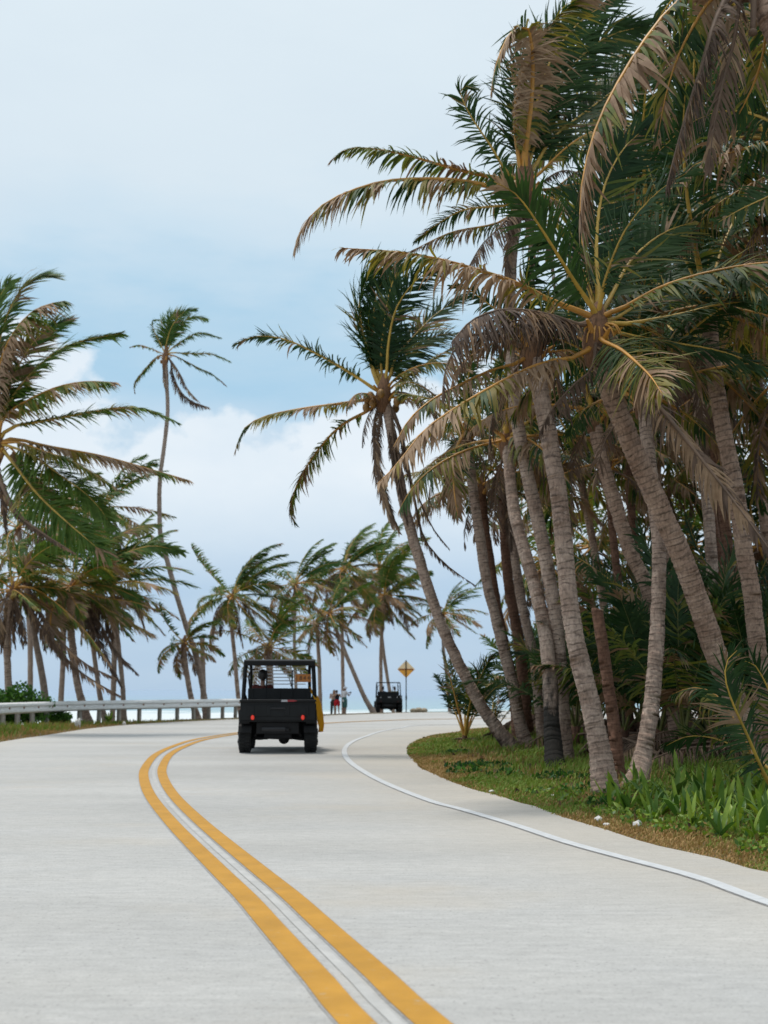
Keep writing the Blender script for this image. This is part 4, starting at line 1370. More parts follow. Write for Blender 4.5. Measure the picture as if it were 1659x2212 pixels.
# ------------------------------------------------------------------ guardrail
M_GALV = mat('galvanised_steel', (.74, .74, .73), .5, metal=.1, var=.14, scale=4, stretch=(1, 1, 5), bump=.05)
M_POST = mat('weathered_post', (.36, .33, .29), .7, metal=.2, var=.3, scale=6)
M_RUST = mat('rust', (.22, .085, .035), .9, var=.4, scale=20)
M_CLIP = mat('dark_clip', (.10, .09, .08), .8, var=.3)


def build_guardrail():
    px = [(-150, 1600), (-70, 1589), (34, 1577), (76, 1573), (164, 1566), (230, 1562.5), (301, 1559.5), (342, 1558), (383, 1556.5), (466, 1553), (509, 1551), (560, 1548.5)]
    C = curve2([tuple(gnd(*p)[:2]) for p in px], 300)
    # keep it just outside the concrete
    T = unit(np.gradient(C, axis=0))
    Nl = np.stack([-T[:, 1], T[:, 0]], 1)
    C = C + Nl * .45
    s = arclen(C)
    gr = thing('guardrail', (*C[0], 0), 'long galvanised guardrail on rust-stained posts along the sea side of the road', 'guardrail')
    o = np.array((*C[0], 0.0))

    def pt(d):
        i = min(max(np.searchsorted(s, d), 1), len(s) - 1)
        f = (d - s[i - 1]) / (s[i] - s[i - 1])
        return C[i - 1] * (1 - f) + C[i] * f, unit(T[i - 1] * (1 - f) + T[i] * f), unit(Nl[i - 1] * (1 - f) + Nl[i] * f)
    H = .91
    # W profile: (offset towards the road, height)
    prof = [(-.010, .005), (.030, .03), (.075, .055), (.08, .125), (.03, .155), (.004, .185), (.004, .215), (.03, .245), (.08, .275), (.075, .345), (.03, .37), (-.01, .395)]
    seg = 4.1
    nseg = int(s[-1] // seg)
    for k in range(nseg):
        a, b = k * seg, min((k + 1) * seg + .16, s[-1])
        m = MB()
        n = 7
        V = []
        out = .004 if k % 2 else 0.0
        for d in np.linspace(a, b, n):
            c, t, nl = pt(d)
            for (q, z) in prof:
                xy = c - nl * (q + out)
                V.append(np.array((xy[0], xy[1], H - .395 + z)) - o)
        V2 = [v + np.array((pt(a)[2][0], pt(a)[2][1], 0)) * .005 for v in V]
        npf = len(prof)
        F = [(i * npf + j, i * npf + j + 1, (i + 1) * npf + j + 1, (i + 1) * npf + j) for i in range(n - 1) for j in range(npf - 1)]
        Lv = len(V)
        F += [tuple(x + Lv for x in reversed(f)) for f in F]
        F += [(i, i + 1, Lv + i + 1, Lv + i) for i in range(npf - 1)]
        e = (n - 1) * npf
        F += [(e + i + 1, e + i, Lv + e + i, Lv + e + i + 1) for i in range(npf - 1)]
        m.add(V + V2, F)
        m.build('rail', M_GALV, gr)
    # posts with rusty bolts and clips
    post = MB()
    post.box(-.055, .055, -.01, .0, -.25, .84)
    post.box(-.006, .006, 0, .13, -.25, .84)
    post.box(-.055, .055, .13, .14, -.25, .84)
    pme = post.mesh('post', M_POST)
    bl = MB()
    bl.tube([(0, -.001, 0), (0, -.03, 0)], [.042, .034], 8)
    bme = bl.mesh('bolt', M_RUST)
    blk = MB()
    blk.box(-.05, .05, .012, .11, -.17, .17)
    kme = blk.mesh('spacer_block', M_CLIP)
    g = np.random.default_rng(5)
    d = .9
    k = 0
    while d < s[-1] - .3:
        c, t, nl = pt(d)
        ang = math.atan2(t[1], t[0])
        pos = np.array((*(c + nl * .14), gz(*(c + nl * .2)))) - o
        po = link_mesh('post', pme, gr, pos)
        po.rotation_euler = (g.normal(0, .01), g.normal(0, .015), ang)
        sb = link_mesh('spacer_block', kme, gr, np.array((*(c + nl * .012), H - .2)) - o)
        sb.rotation_euler = (0, 0, ang)
        b = link_mesh('bolt', bme, gr, np.array((*(c - nl * .006), H - .195)) - o)
        b.rotation_euler = (0, 0, ang)
        d += 1.34
        k += 1


build_guardrail()

# ------------------------------------------------------------------ people
M_SKIN = mat('skin_tan', (.42, .24, .16), .55, var=.06, scale=20)
M_SKIN2 = mat('skin_brown', (.20, .105, .07), .55, var=.06, scale=20)
M_HAIR = mat('hair_black', (.012, .010, .010), .5, var=.3, scale=60)
M_HAIRB = mat('hair_brown', (.075, .035, .018), .5, var=.4, scale=60)
M_EYE = mat('eye_dark', (.02, .015, .012), .3)
M_LIP = mat('lip', (.28, .10, .085), .5)


def cloth(name, col, var=.12):
    return mat(name, col, .9, var=var, scale=7, bump=.35, bscale=12, spec=.2)


def capsule(mb, a, b, ra, rb, n=10):
    a, b = np.array(a, float), np.array(b, float)
    d = unit(b - a)
    P, r = [], []
    for k in (-.98, -.7, -.3):
        P.append(a + d * ra * k)
        r.append(ra * math.sqrt(1 - k * k))
    P += [a, b]
    r += [ra, rb]
    for k in (.3, .7, .98):
        P.append(b + d * rb * k)
        r.append(rb * math.sqrt(1 - k * k))
    mb.tube(P, r, n)


def fuse(name, caps, balls, m, parent, vox=.012, smooth_it=6):
    mb = MB()
    for c in caps: capsule(mb, *c)
    for c, r in balls: mb.ball(c, r, 14, 10)
    me = mb.mesh(name, m)
    o = bpy.data.objects.new(name, me)
    COL.objects.link(o)
    md = o.modifiers.new('fuse', 'REMESH')
    md.mode = 'VOXEL'
    md.voxel_size = vox
    sm = o.modifiers.new('smooth', 'SMOOTH')
    sm.factor = .5
    sm.iterations = smooth_it
    dg = bpy.context.evaluated_depsgraph_get()
    dg.update()
    me2 = bpy.data.meshes.new_from_object(o.evaluated_get(dg))
    me2.name = name
    o.modifiers.clear()
    o.data = me2
    me2.materials.clear()
    me2.materials.append(m)
    me2.polygons.foreach_set('use_smooth', [True] * len(me2.polygons))
    o.parent = parent
    return o


def hand(caps, wrist, d, pal, side):
    """palm, four unequal bent fingers and a thumb; d along the hand, pal the palm normal"""
    w, d, pal = np.array(wrist, float), unit(np.array(d, float)), unit(np.array(pal, float))
    s = np.cross(d, pal) * side
    for k in (-.026, -.009, .009, .026):
        caps.append((w + d * .01 + s * k * .6, w + d * .085 + s * k, .017, .012))
    for k, l in ((-.030, .062), (-.010, .075), (.010, .080), (.030, .070)):
        a = w + d * .09 + s * k
        b = a + unit(d + pal * .35) * l * .5
        c = b + unit(d + pal * 1.1) * l * .5
        caps.append((a, b, .0105, .0095))
        caps.append((b, c, .0095, .008))
    a = w + d * .025 + s * .03
    b = a + unit(d * .6 + s * .8 + pal * .2) * .045
    caps.append((a, b, .014, .011))
    caps.append((b, b + unit(d + s * .2 + pal * .5) * .03, .011, .009))


def person(loc, rz, label, J, skin, clothes, hair, group=None, height=1.7, female=False, head_turn=0.0, grip=None):
    """J: joints in metres for a 1.70 m body facing +Y"""
    k = height / 1.7
    root = thing('person', loc, label, 'person', group, rz)
    root.scale = (k, k, k)
    j = {n: np.array(p, float) for n, p in J.items()}
    sh = .93 if female else 1.0
    caps = [(j['pelvis'] + (0, 0, .02), j['waist'], .125 * (1.06 if female else 1), .108 * sh), (j['waist'], j['chest'], .110 * sh, .128 * sh)]
    for s in 'lr':
        caps += [(j['chest'] * .45 + j['sh_' + s] * .55, j['waist'] * .8 + j['sh_' + s] * .2, .085 * sh, .085 * sh),
                 (j['sh_' + s], j['chest'] + (0, 0, .04), .056 * sh, .08 * sh),
                 (j['sh_' + s], j['el_' + s], .050 * sh, .040 * sh), (j['el_' + s], j['wr_' + s], .040 * sh, .027 * sh),
                 (j['pelvis'] * .4 + j['hip_' + s] * .6, j['hip_' + s], .105, .095), (j['hip_' + s], j['kn_' + s], .088, .056), (j['kn_' + s], j['an_' + s], .056, .036),
                 (j['an_' + s] + (0, -.03, -.04), j['toe_' + s], .036, .028)]
        d = j['wr_' + s] - j['el_' + s]
        hand(caps, j['wr_' + s], d, grip[s] if grip else (0, .4, -.2), 1 if s == 'l' else -1)
    hd = j['head']
    caps.append((j['chest'] + (0, 0, .10), hd + (0, -.01, -.08), .055, .050))
    ct, st = math.cos(head_turn), math.sin(head_turn)

    def hp(x, y, z):
        return hd + np.array((x * ct - y * st, x * st + y * ct, z))
    caps += [(hp(0, .02, -.07), hp(0, .045, -.095), .058, .04), (hp(0, .092, .01), hp(0, .112, -.025), .012, .017),
             (hp(.078, -.005, .0), hp(.082, -.012, .025), .014, .016), (hp(-.078, -.005, .0), hp(-.082, -.012, .025), .014, .016)]
    body = fuse('body', caps, [(hp(0, -.008, .028), (.078, .097, .100)), (hp(0, .015, -.03), (.066, .08, .085))], skin, root)
    for s in (-1, 1):
        m = MB()
        m.ball(hp(.031 * s, .089, .018), (.013, .008, .008), 8, 6)
        m.build('eye', M_EYE, root, smooth=True)
    m = MB()
    m.ball(hp(0, .096, -.055), (.024, .009, .008), 10, 6)
    m.build('mouth', M_LIP, root, smooth=True)
    hc, hb, hm = hair(hp, hd)
    fuse('hair', hc, hb, hm, root)
    for nm, cc, bb, mm in clothes(j):
        fuse(nm, cc, bb, mm, root, smooth_it=5)
    return root


def hair_short(mm):
    def f(hp, hd):
        return ([(hp(0, -.06, -.02), hp(0, -.05, .05), .058, .066)], [(hp(0, -.022, .045), (.086, .098, .093))], mm)
    return f


def hair_long(mm):
    def f(hp, hd):
        return ([(hp(0, -.06, .0), hp(.01, -.075, -.20), .075, .06), (hp(.06, -.03, .02), hp(.075, -.03, -.16), .035, .03), (hp(-.06, -.03, .02), hp(-.075, -.03, -.16), .035, .03)],
                [(hp(0, -.022, .045), (.090, .100, .096))], mm)
    return f


def hair_bun(mm):
    def f(hp, hd):
        return ([(hp(0, -.05, -.02), hp(0, -.05, .05), .06, .068)], [(hp(0, -.022, .043), (.087, .098, .093)), (hp(.03, -.13, .05), (.055, .05, .055))], mm)
    return f


def hair_bushy(mm):
    def f(hp, hd):
        return ([(hp(0, -.05, -.03), hp(0, -.05, .05), .07, .085)], [(hp(0, -.02, .05), (.108, .115, .108)), (hp(.04, -.04, .02), (.075, .08, .09)), (hp(-.04, -.04, .02), (.075, .08, .09))], mm)
    return f


def hair_cap(mm):
    def f(hp, hd):
        return ([(hp(0, .06, .062), hp(0, .145, .055), .055, .045)], [(hp(0, -.01, .055), (.094, .104, .088))], mm)
    return f


STAND = dict(head=(0, .01, 1.585), chest=(0, -.01, 1.30), waist=(0, 0, 1.08), pelvis=(0, 0, .93), sh_l=(-.18, -.01, 1.40), sh_r=(.18, -.01, 1.40),
             el_l=(-.24, -.02, 1.11), el_r=(.24, -.02, 1.11), wr_l=(-.25, .06, .87), wr_r=(.25, .06, .87), hip_l=(-.09, 0, .90), hip_r=(.09, 0, .90),
             kn_l=(-.11, .02, .49), kn_r=(.11, .02, .49), an_l=(-.12, -.02, .08), an_r=(.12, -.02, .08), toe_l=(-.14, .15, .035), toe_r=(.14, .15, .035))


def top(j, m, sleeve=True, z=.02, low=.0):
    c = [(j['pelvis'] + (0, 0, .06 - low), j['waist'], .142, .124), (j['waist'], j['chest'], .124, .142)]
    for s in 'lr':
        c += [(j['chest'] * .45 + j['sh_' + s] * .55, j['waist'] * .8 + j['sh_' + s] * .2, .100, .098)]
        if sleeve:
            c += [(j['sh_' + s], j['chest'] + (0, 0, .04), .068, .092), (j['sh_' + s], j['sh_' + s] * .45 + j['el_' + s] * .55, .066, .062)]
    return ('shirt', c, [], m)


def pants(j, m, k=1.0, nm='shorts', r=.022):
    c = [(j['pelvis'] + (0, 0, .08), j['pelvis'], .142, .138)]
    for s in 'lr':
        e = j['hip_' + s] * (1 - min(k, 1)) + j['kn_' + s] * min(k, 1)
        c += [(j['pelvis'] * .4 + j['hip_' + s] * .6, j['hip_' + s], .122, .115), (j['hip_' + s], e, .088 + r, .062 + r + (1 - min(k, 1)) * .03)]
        if k > 1: c += [(e, e * (2 - k) + j['an_' + s] * (k - 1), .062 + r, .045 + r)]
    return (nm, c, [], m)


def shoes(j, m):
    out = []
    for s in 'lr':
        out.append(('shoe', [(j['an_' + s] + (0, -.035, -.045), j['toe_' + s] + (0, .01, 0), .043, .036)], [], m))
    return out


# ------------------------------------------------------------------ utility vehicles
M_BLK = mat('black_plastic', (.007, .007, .0075), .6, var=.25, scale=5, spec=.25)
M_BLK2 = mat('dusty_black_panel', (.010, .011, .012), .62, var=.25, scale=3, spec=.25)
M_TYRE = mat('tyre_rubber', (.012, .012, .012), .9, var=.3, scale=25, bump=.4)
M_RIM = mat('dark_rim', (.03, .03, .032), .45, metal=.6)
M_SEAT = mat('seat_vinyl', (.016, .016, .017), .6, var=.2, scale=12, bump=.2)
M_TAIL = bpy.data.materials.new('tail_lamp_red')
M_TAIL.use_nodes = True
_b = M_TAIL.node_tree.nodes['Principled BSDF']
_b.inputs['Base Color'].default_value = (.55, .03, .02, 1)
_b.inputs['Roughness'].default_value = .25
_b.inputs['Emission Color'].default_value = (1, .06, .03, 1)
_b.inputs['Emission Strength'].default_value = .3
M_REDL = mat('red_lens', (.05, .012, .012), .25)
M_ORPL = mat('orange_plate', (.50, .17, .025), .5, var=.1)
M_INK = mat('plate_ink', (.015, .012, .01), .6)
M_WHT = mat('white_enamel', (.82, .84, .86), .4)
M_DECR = mat('red_decal', (.30, .015, .02), .45)
M_DECW = mat('silver_decal', (.40, .40, .42), .45)
M_YCL = leaf_mat('yellow_cloth', (.88, .54, .035), (.80, .44, .025), trans=.5, rough=.9, scale=6)


def wheel(parent, x, y, r, w, sg):
    root = parent
    m = MB()
    n = 28
    prof = [(-.5, .62), (-.5, .80), (-.46, .93), (-.34, 1.0), (.34, 1.0), (.46, .93), (.5, .80), (.5, .62)]
    V, F = [], []
    for i in range(n):
        a = 2 * math.pi * i / n
        for (u, q) in prof:
            V.append((u * w, math.cos(a) * q * r, math.sin(a) * q * r))
    k = len(prof)
    for i in range(n):
        for q in range(k):
            F.append((i * k + q, i * k + (q + 1) % k, ((i + 1) % n) * k + (q + 1) % k, ((i + 1) % n) * k + q))
    m.add(V, F)
    for i in range(n):                               # tread lugs
        a = 2 * math.pi * (i + .5) / n
        for sx, off in ((-1, 0), (1, .5)):
            aa = a + off * 2 * math.pi / n
            u = np.array((0, math.cos(aa), math.sin(aa)))
            v = np.array((0, -math.sin(aa), math.cos(aa)))
            c = u * r * 1.0 + np.array((sx * w * .24, 0, 0))
            q = []
            for dx, dv, du in [(-.2, -1, -.02), (.2, -1, -.02), (.2, 1, -.02), (-.2, 1, -.02), (-.18, -.8, .022), (.18, -.8, .022), (.18, .8, .022), (-.18, .8, .022)]:
                q.append(c + np.array((dx * w, 0, 0)) + v * dv * r * .055 + u * du)
            m.add(q, [(3, 2, 1, 0), (4, 5, 6, 7), (0, 1, 5, 4), (1, 2, 6, 5), (2, 3, 7, 6), (3, 0, 4, 7)])
    ty = m.build('wheel', M_TYRE, root, loc=(x, y, r))
    m = MB()
    m.tube([(sg * w * .30, 0, 0), (sg * w * .44, 0, 0), (sg * w * .47, 0, 0)], [r * .62, r * .60, r * .25], 18)
    for i in range(5):
        a = i * 1.2566
        m.tube([(sg * w * .46, math.cos(a) * r * .2, math.sin(a) * r * .2), (sg * w * .46, math.cos(a) * r * .55, math.sin(a) * r * .55)], [.03, .04], 6)
    m.build('rim', M_RIM, ty)


def text_mesh(name, s, size, m, parent, loc, rot, depth=.004):
    cu = bpy.data.curves.new(name, 'FONT')
    cu.body = s
    cu.size = size
    cu.extrude = depth
    cu.align_x = 'CENTER'
    cu.align_y = 'CENTER'
    o = bpy.data.objects.new(name, cu)
    COL.objects.link(o)
    dg = bpy.context.evaluated_depsgraph_get()
    dg.update()
    me = bpy.data.meshes.new_from_object(o.evaluated_get(dg))
    bpy.data.objects.remove(o)
    me.materials.clear()
    me.materials.append(m)
    ob = link_mesh(name, me, parent, loc)
    ob.rotation_euler = rot
    return ob


def utility_vehicle(loc, rz, label, near=True):
    u = thing('utility_vehicle', loc, label, 'utility vehicle', None, rz)
    r, w = .325, .275
    for x in (-.71, .71):
        for y in (0.0, 2.05):
            wheel(u, x, y, r, w, 1 if x > 0 else -1)
    # chassis, axle, suspension
    m = MB()
    m.box(-.30, .30, -.30, 2.3, .30, .42)
    m.box(-.46, .46, -.42, .45, .40, .66)
    m.build('chassis', M_BLK, u, .02)
    m = MB()
    m.ball((.13, -.05, .29), (.12, .13, .12), 14, 10)
    m.tube([(-.62, 0, .325), (.62, 0, .325)], .035, 8)
    m.box(-.12, .12, -.18, .12, .28, .52)
    m.build('rear_axle', M_BLK, u, smooth=False)
    m = MB()
    for s in (-1, 1):
        m.tube([(s * .22, -.10, .30), (s * .56, -.05, .30)], .03, 7)
        m.tube([(s * .25, .16, .33), (s * .56, .05, .31)], .028, 7)
        m.tube([(s * .50, -.10, .34), (s * .34, -.16, .70)], [.045, .045], 9)
        m.tube([(s * .28, .9, .36), (s * .28, 1.7, .36)], .03, 7)
        m.tube([(s * .25, 2.05, .36), (s * .6, 2.05, .33)], .03, 7)
    m.build('suspension', M_BLK, u)
    m = MB()
    m.tube([(-.34, -.36, .50), (.16, -.36, .50)], .085, 12)
    m.tube([(.16, -.40, .50), (.25, -.47, .49)], .03, 8)
    m.build('exhaust', M_RIM, u, smooth=False)
    m = MB()
    m.prism([(-.575, .70), (-.575, .262), (-.40, .252), (-.2, .272), (.05, .262), (.30, .268), (.45, .245), (.575, .235), (.575, .70)], 'y', .10, .14)
    m.build('rear_skirt', M_BLK, u, .008)
    # cargo bed
    bed = MB()
    bed.box(-.80, .80, -.52, .66, .66, .708)
    for s in (-1, 1):
        bed.box(s * .80 - (.045 if s > 0 else 0), s * .80 + (0 if s > 0 else .045), -.52, .66, .71, 1.08)
        for yy in (-.3, .05, .4):
            bed.box(s * .805 - .006, s * .805 + .012 * s + .006, yy - .04, yy + .04, .72, 1.05)
    bed.box(-.752, .752, .62, .66, .71, 1.10)
    bo = bed.build('cargo_bed', M_BLK2, u, .012)
    tg = MB()
    tg.box(-.80, .80, -.565, -.522, .70, 1.105)
    tg.box(-.66, .66, -.582, -.562, .78, 1.02)
    for x in (-.55, -.2, .2, .55):
        tg.box(x - .05, x + .05, -.592, -.58, .80, 1.0)
    to = tg.build('tailgate', M_BLK2, u, .014)
    m = MB()
    m.box(-.82, .82, -.60, -.50, 1.075, 1.135)
    m.build('tailgate_rim', M_BLK, to, .018)
    m = MB()
    m.box(-.16, .16, -.612, -.59, .93, .965)
    m.build('tailgate_handle', M_RIM, to, .008)
    if near:
        m = MB()
        m.prism([(.07, 1.085), (.205, 1.085), (.20, 1.128), (.07, 1.128)], 'y', -.606, -.601)
        m.build('decal', M_DECW, to)
        m = MB()
        m.prism([(.205, 1.087), (.34, 1.087), (.42, 1.108), (.33, 1.126), (.20, 1.126)], 'y', -.607, -.602)
        m.build('decal', M_DECR, to)
    # fenders
    m = MB()
    for s in (-1, 1):
        for (yc, z0) in ((0, .70), (2.05, .72)):
            P = [(yc + math.cos(a) * .46, .32 + math.sin(a) * .45) for a in np.linspace(.25, math.pi - .25, 9)]
            Q = [(yc + math.cos(a) * .42, .32 + math.sin(a) * .41) for a in np.linspace(math.pi - .25, .25, 9)]
            m.prism(P + Q, 'x', s * .56 if s > 0 else -.845, .845 if s > 0 else -.56)
    m.build('fender', M_BLK, u, .006)
    m = MB()
    for s in (-1, 1):
        m.box(min(s * .60, s * .835), max(s * .60, s * .835), -.50, -.40, .62, .92)
    m.build('lamp_panel', M_BLK, u, .02)
    for s in (-1, 1):
        m = MB()
        m.tube([(0, 0, 0), (0, -.03, 0), (0, -.042, 0)], [1, 1, .72], 20)
        o = m.build('tail_light', M_TAIL if near else M_REDL, u, .0, True, loc=(s * .535, -.575, .755))
        o.scale = (.038, 1, .052)
    # side bodies, floor, hood
    m = MB()
    for s in (-1, 1):
        m.prism([(.66, .40), (.66, .98), (.95, .90), (1.0, .46), (1.55, .44), (1.72, .86), (2.55, .80), (2.62, .50), (2.4, .40)], 'x', min(s * .60, s * .76), max(s * .60, s * .76))
    m.box(-.6, .6, .66, 1.7, .40, .46)
    m.prism([(1.70, .46), (1.66, 1.02), (1.95, 1.0), (2.55, .84), (2.66, .66), (2.64, .46)], 'x', -.60, .60)
    m.build('body', M_BLK2, u, .02)
    m = MB()
    m.box(-.58, .58, 1.56, 1.75, .88, 1.07)
    m.build('dashboard', M_BLK, u, .03)
    # bench seat
    m = MB()
    m.box(-.66, .66, .72, 1.22, .46, .70)
    m.build('seat_base', M_BLK, u, .02)
    for x in (-.42, 0, .42):
        m = MB()
        m.box(x - .205, x + .205, .74, 1.24, .702, .80)
        m.build('seat', M_SEAT, u, .03, seg=3)
        m = MB()
        m.box(x - .205, x + .205, .68, .80, .80, 1.375)
        m.box(x - .15, x + .15, .665, .69, 1.16, 1.33)
        m.build('backrest', M_SEAT, u, .035, seg=3)
    m = MB()
    m.box(-.70, .70, .625, .672, .98, 1.37)
    for x in (-.58, -.3, 0.02, .3, .58):
        m.box(x - .012, x + .012, .612, .627, 1.14, 1.36)
    m.build('seat_back_panel', M_BLK2, u, .01)
    # roll cage
    c = MB()
    t = .048 if near else .032
    yr, yf = .60, 1.66
    for s in (-1, 1):
        c.tube(catmull([(s * .80, yr - .02, .98), (s * .79, yr - .02, 1.3), (s * .765, yr, 1.80), (s * .74, yr + .03, 1.965)], 12), t, 9)
        c.tube(catmull([(s * .70, 2.05, 1.0), (s * .69, yf + .25, 1.35), (s * .68, yf + .02, 1.80), (s * .70, yf - .08, 1.95)], 12), t * .8, 9)
        c.tube([(s * .74, yr + .02, 1.95), (s * .70, yf - .06, 1.95)], t * .85, 9)
        c.tube([(s * .78, yr, 1.25), (s * .72, 1.3, 1.0)], t * .7, 8)
        # grab hoops beside the heads
        c.tube(catmull([(s * .29, .66, 1.36), (s * .285, .66, 1.72), (s * .30, .66, 1.78)], 8), .017, 7)
        c.tube(catmull([(s * .66, .66, 1.36), (s * .69, .66, 1.64), (s * .63, .66, 1.77), (s * .56, .66, 1.80)], 10), .017, 7)
    c.tube([(-.74, yr + .02, 1.95), (.74, yr + .02, 1.95)], t, 9)
    c.tube([(-.70, yf - .06, 1.95), (.70, yf - .06, 1.95)], t * .8, 9)
    c.build('roll_cage', M_BLK, u, smooth=True)
    if near:
        m = MB()
        m.prism([(yr - .10, 1.865), (yr - .10, 1.99), (yr + .05, 2.015), (1.1, 2.03), (yf + .12, 2.0), (yf + .16, 1.96), (yf, 1.955), (yr + .05, 1.955)], 'x', -.80, .80)
        m.build('roof', M_BLK, u, .02)
        m = MB()                                   # headache rack of pale slats behind the windscreen
        for z in np.arange(1.46, 1.90, .078):
            m.box(-.60, .60, yf - .012, yf + .002, z, z + .022)
        m.build('screen_slat', M_WHT, u, .004)
        pl = MB()
        pl.box(-.175, .175, -.008, .008, -.088, .088)
        po = pl.build('number_plate', M_ORPL, u, .01, loc=(.535, .62, 1.60))
        for k, ch in enumerate('8 4 4'.split()):
            text_mesh('digit', ch, .125, M_INK, po, (-.055 + k * .088, -.012, 0), (math.pi / 2, 0, 0), .002)
        m = MB()
        m.box(-.150, -.138, -.012, -.009, -.06, .06)
        m.build('plate_bar', M_INK, po)
    else:
        m = MB()
        m.box(-.10, .10, -.608, -.602, 1.0, 1.06)
        m.build('number_plate', M_DECW, to)
        m = MB()
        for x in (-.55, .50, .72):
            m.box(x - .02, x + .02, -.608, -.60, .98, 1.08)
        m.build('reflector', M_DECW, to)
    # steering wheel
    m = MB()
    ctr = np.array((-.40, 1.45, 1.20))
    P = [ctr + np.array((math.cos(a) * .18, math.sin(a) * .07, math.sin(a) * .165)) for a in np.linspace(0, 2 * math.pi, 22)]
    m.tube(P, .016, 7, caps=False)
    m.tube([ctr, ctr + (0, .2, -.2)], .022, 7)
    m.tube([ctr - (.17, 0, 0), ctr + (.17, 0, 0)], .014, 6)
    m.build('steering_wheel', M_BLK, u, smooth=True)
    for s in (-1, 1):
        m = MB()
        m.tube([(s * .42, 2.63, .70), (s * .42, 2.67, .70)], [.085, .075], 14)
        m.build('headlight', M_DECW, u)
    return u


def seated(x, dy=0.0):
    return dict(head=(x, .96 + dy, 1.585), chest=(x, .91 + dy, 1.25), waist=(x, .90 + dy, 1.02), pelvis=(x, .92 + dy, .88), sh_l=(x - .17, .92 + dy, 1.35), sh_r=(x + .17, .92 + dy, 1.35),
                el_l=(x - .21, 1.10 + dy, 1.13), el_r=(x + .21, 1.10 + dy, 1.13), wr_l=(x - .15, 1.33 + dy, 1.22), wr_r=(x + .15, 1.33 + dy, 1.22),
                hip_l=(x - .09, .97 + dy, .88), hip_r=(x + .09, .97 + dy, .88), kn_l=(x - .11, 1.36 + dy, .86), kn_r=(x + .11, 1.36 + dy, .86),
                an_l=(x - .11, 1.45 + dy, .54), an_r=(x + .11, 1.45 + dy, .54), toe_l=(x - .12, 1.62 + dy, .50), toe_r=(x + .12, 1.62 + dy, .50))


M_TDARK = cloth('dark_shirt', (.028, .026, .028))
M_TMAR = cloth('maroon_shirt', (.07, .018, .016))
M_TDEN = cloth('dark_trousers', (.022, .024, .030))
M_TYEL = cloth('olive_yellow_shirt', (.28, .24, .06))
M_SHOE = mat('shoe', (.03, .03, .03), .7)
M_SOLE = mat('sandal', (.18, .11, .07), .7)

uv_p = gnd(600, 1625.5)
VY = R(4.0)
uv = utility_vehicle((uv_p[0], uv_p[1] + .02, .010), VY, 'black roofed utility vehicle driving away with orange plate and red tail lights')


def uv_world(o, rz, p):
    c, s = math.cos(rz), math.sin(rz)
    return (o[0] + p[0] * c - p[1] * s, o[1] + p[0] * s + p[1] * c, o[2] + p[2])


U0 = (uv_p[0], uv_p[1] + .02, .010)
GRIPW = {'l': (.3, -.2, -.8), 'r': (-.3, -.2, -.8)}
person(U0, VY, 'dark-haired driver seen from behind, seated in the black roofed vehicle', seated(-.37), M_SKIN2,
       lambda j: [top(j, M_TMAR), pants(j, M_TDEN, 1.9, 'trousers')] + shoes(j, M_SHOE), hair_bushy(M_HAIR), height=1.76, grip=GRIPW)

# yellow cloth blowing out of the passenger side
def yellow_cloth():
    o = uv_world(U0, VY, (.80, 1.0, 1.36))
    root_o = np.array(o)
    n, k = 22, 9
    top_pts = [(.70, .72, 1.40), (.74, .75, 1.30), (.84, .60, 1.17), (.90, .55, 1.0), (.945, .50, .80), (.965, .47, .60), (.94, .45, .43)]
    P = catmull(top_pts, n)
    wd = np.interp(np.linspace(0, 1, n), [0, .2, .5, .8, 1], [.05, .12, .20, .21, .10])
    V = []
    for i in range(n):
        for q in range(k):
            f = q / (k - 1) - .5
            rip = .028 * math.sin(f * 13 + i * .35) * (i / n + .3)
            V.append((P[i][0] + rip + f * wd[i] * .62 - .02, P[i][1] + f * wd[i] * 1.7, P[i][2] - abs(f) * .05 * i / n))
    Q = [(i * k + q, i * k + q + 1, (i + 1) * k + q + 1, (i + 1) * k + q) for i in range(n - 1) for q in range(k - 1)]
    V = [np.array(uv_world(U0, VY, v)) - root_o for v in V]
    ob = link_mesh('yellow_cloth', fast_mesh('yellow_cloth', V, Q, mats=[M_YCL], smooth=True), None, root_o)
    md = ob.modifiers.new('thickness', 'SOLIDIFY')
    md.thickness = .012
    tag(ob, 'yellow cloth flapping from the passenger side of the black roofed vehicle', 'cloth')


yellow_cloth()

# the far vehicle, parked beyond the bend
fx = at(840, 1540, 75.0)
FZ = gz(fx[0], 75.0)
F0 = (fx[0], 75.0, FZ)
FY = R(3)
utility_vehicle(F0, FY, 'open-top black utility vehicle parked by the sea beyond the bend', near=False)
GR2 = {'l': (.3, -.2, -.8), 'r': (-.3, -.2, -.8)}
person(F0, FY, 'dark-clothed person at the wheel of the parked open-top vehicle', seated(-.36), M_SKIN2,
       lambda j: [top(j, M_TDARK), pants(j, M_TDEN, 1.9, 'trousers')] + shoes(j, M_SHOE), hair_short(M_HAIR), head_turn=.8, grip=GR2)
person(F0, FY, 'person in an olive yellow shirt in the passenger seat of the parked vehicle', seated(.44), M_SKIN2,
       lambda j: [top(j, M_TYEL), pants(j, M_TDEN, 1.9, 'trousers')] + shoes(j, M_SHOE), hair_short(M_HAIR), head_turn=-.7, grip=GR2)

# three people on the verge by the sea
PY = 74.0


def stand_at(x, Y):
    q = at(x, 1540, Y)
    return (q[0], Y, gz(q[0], Y))


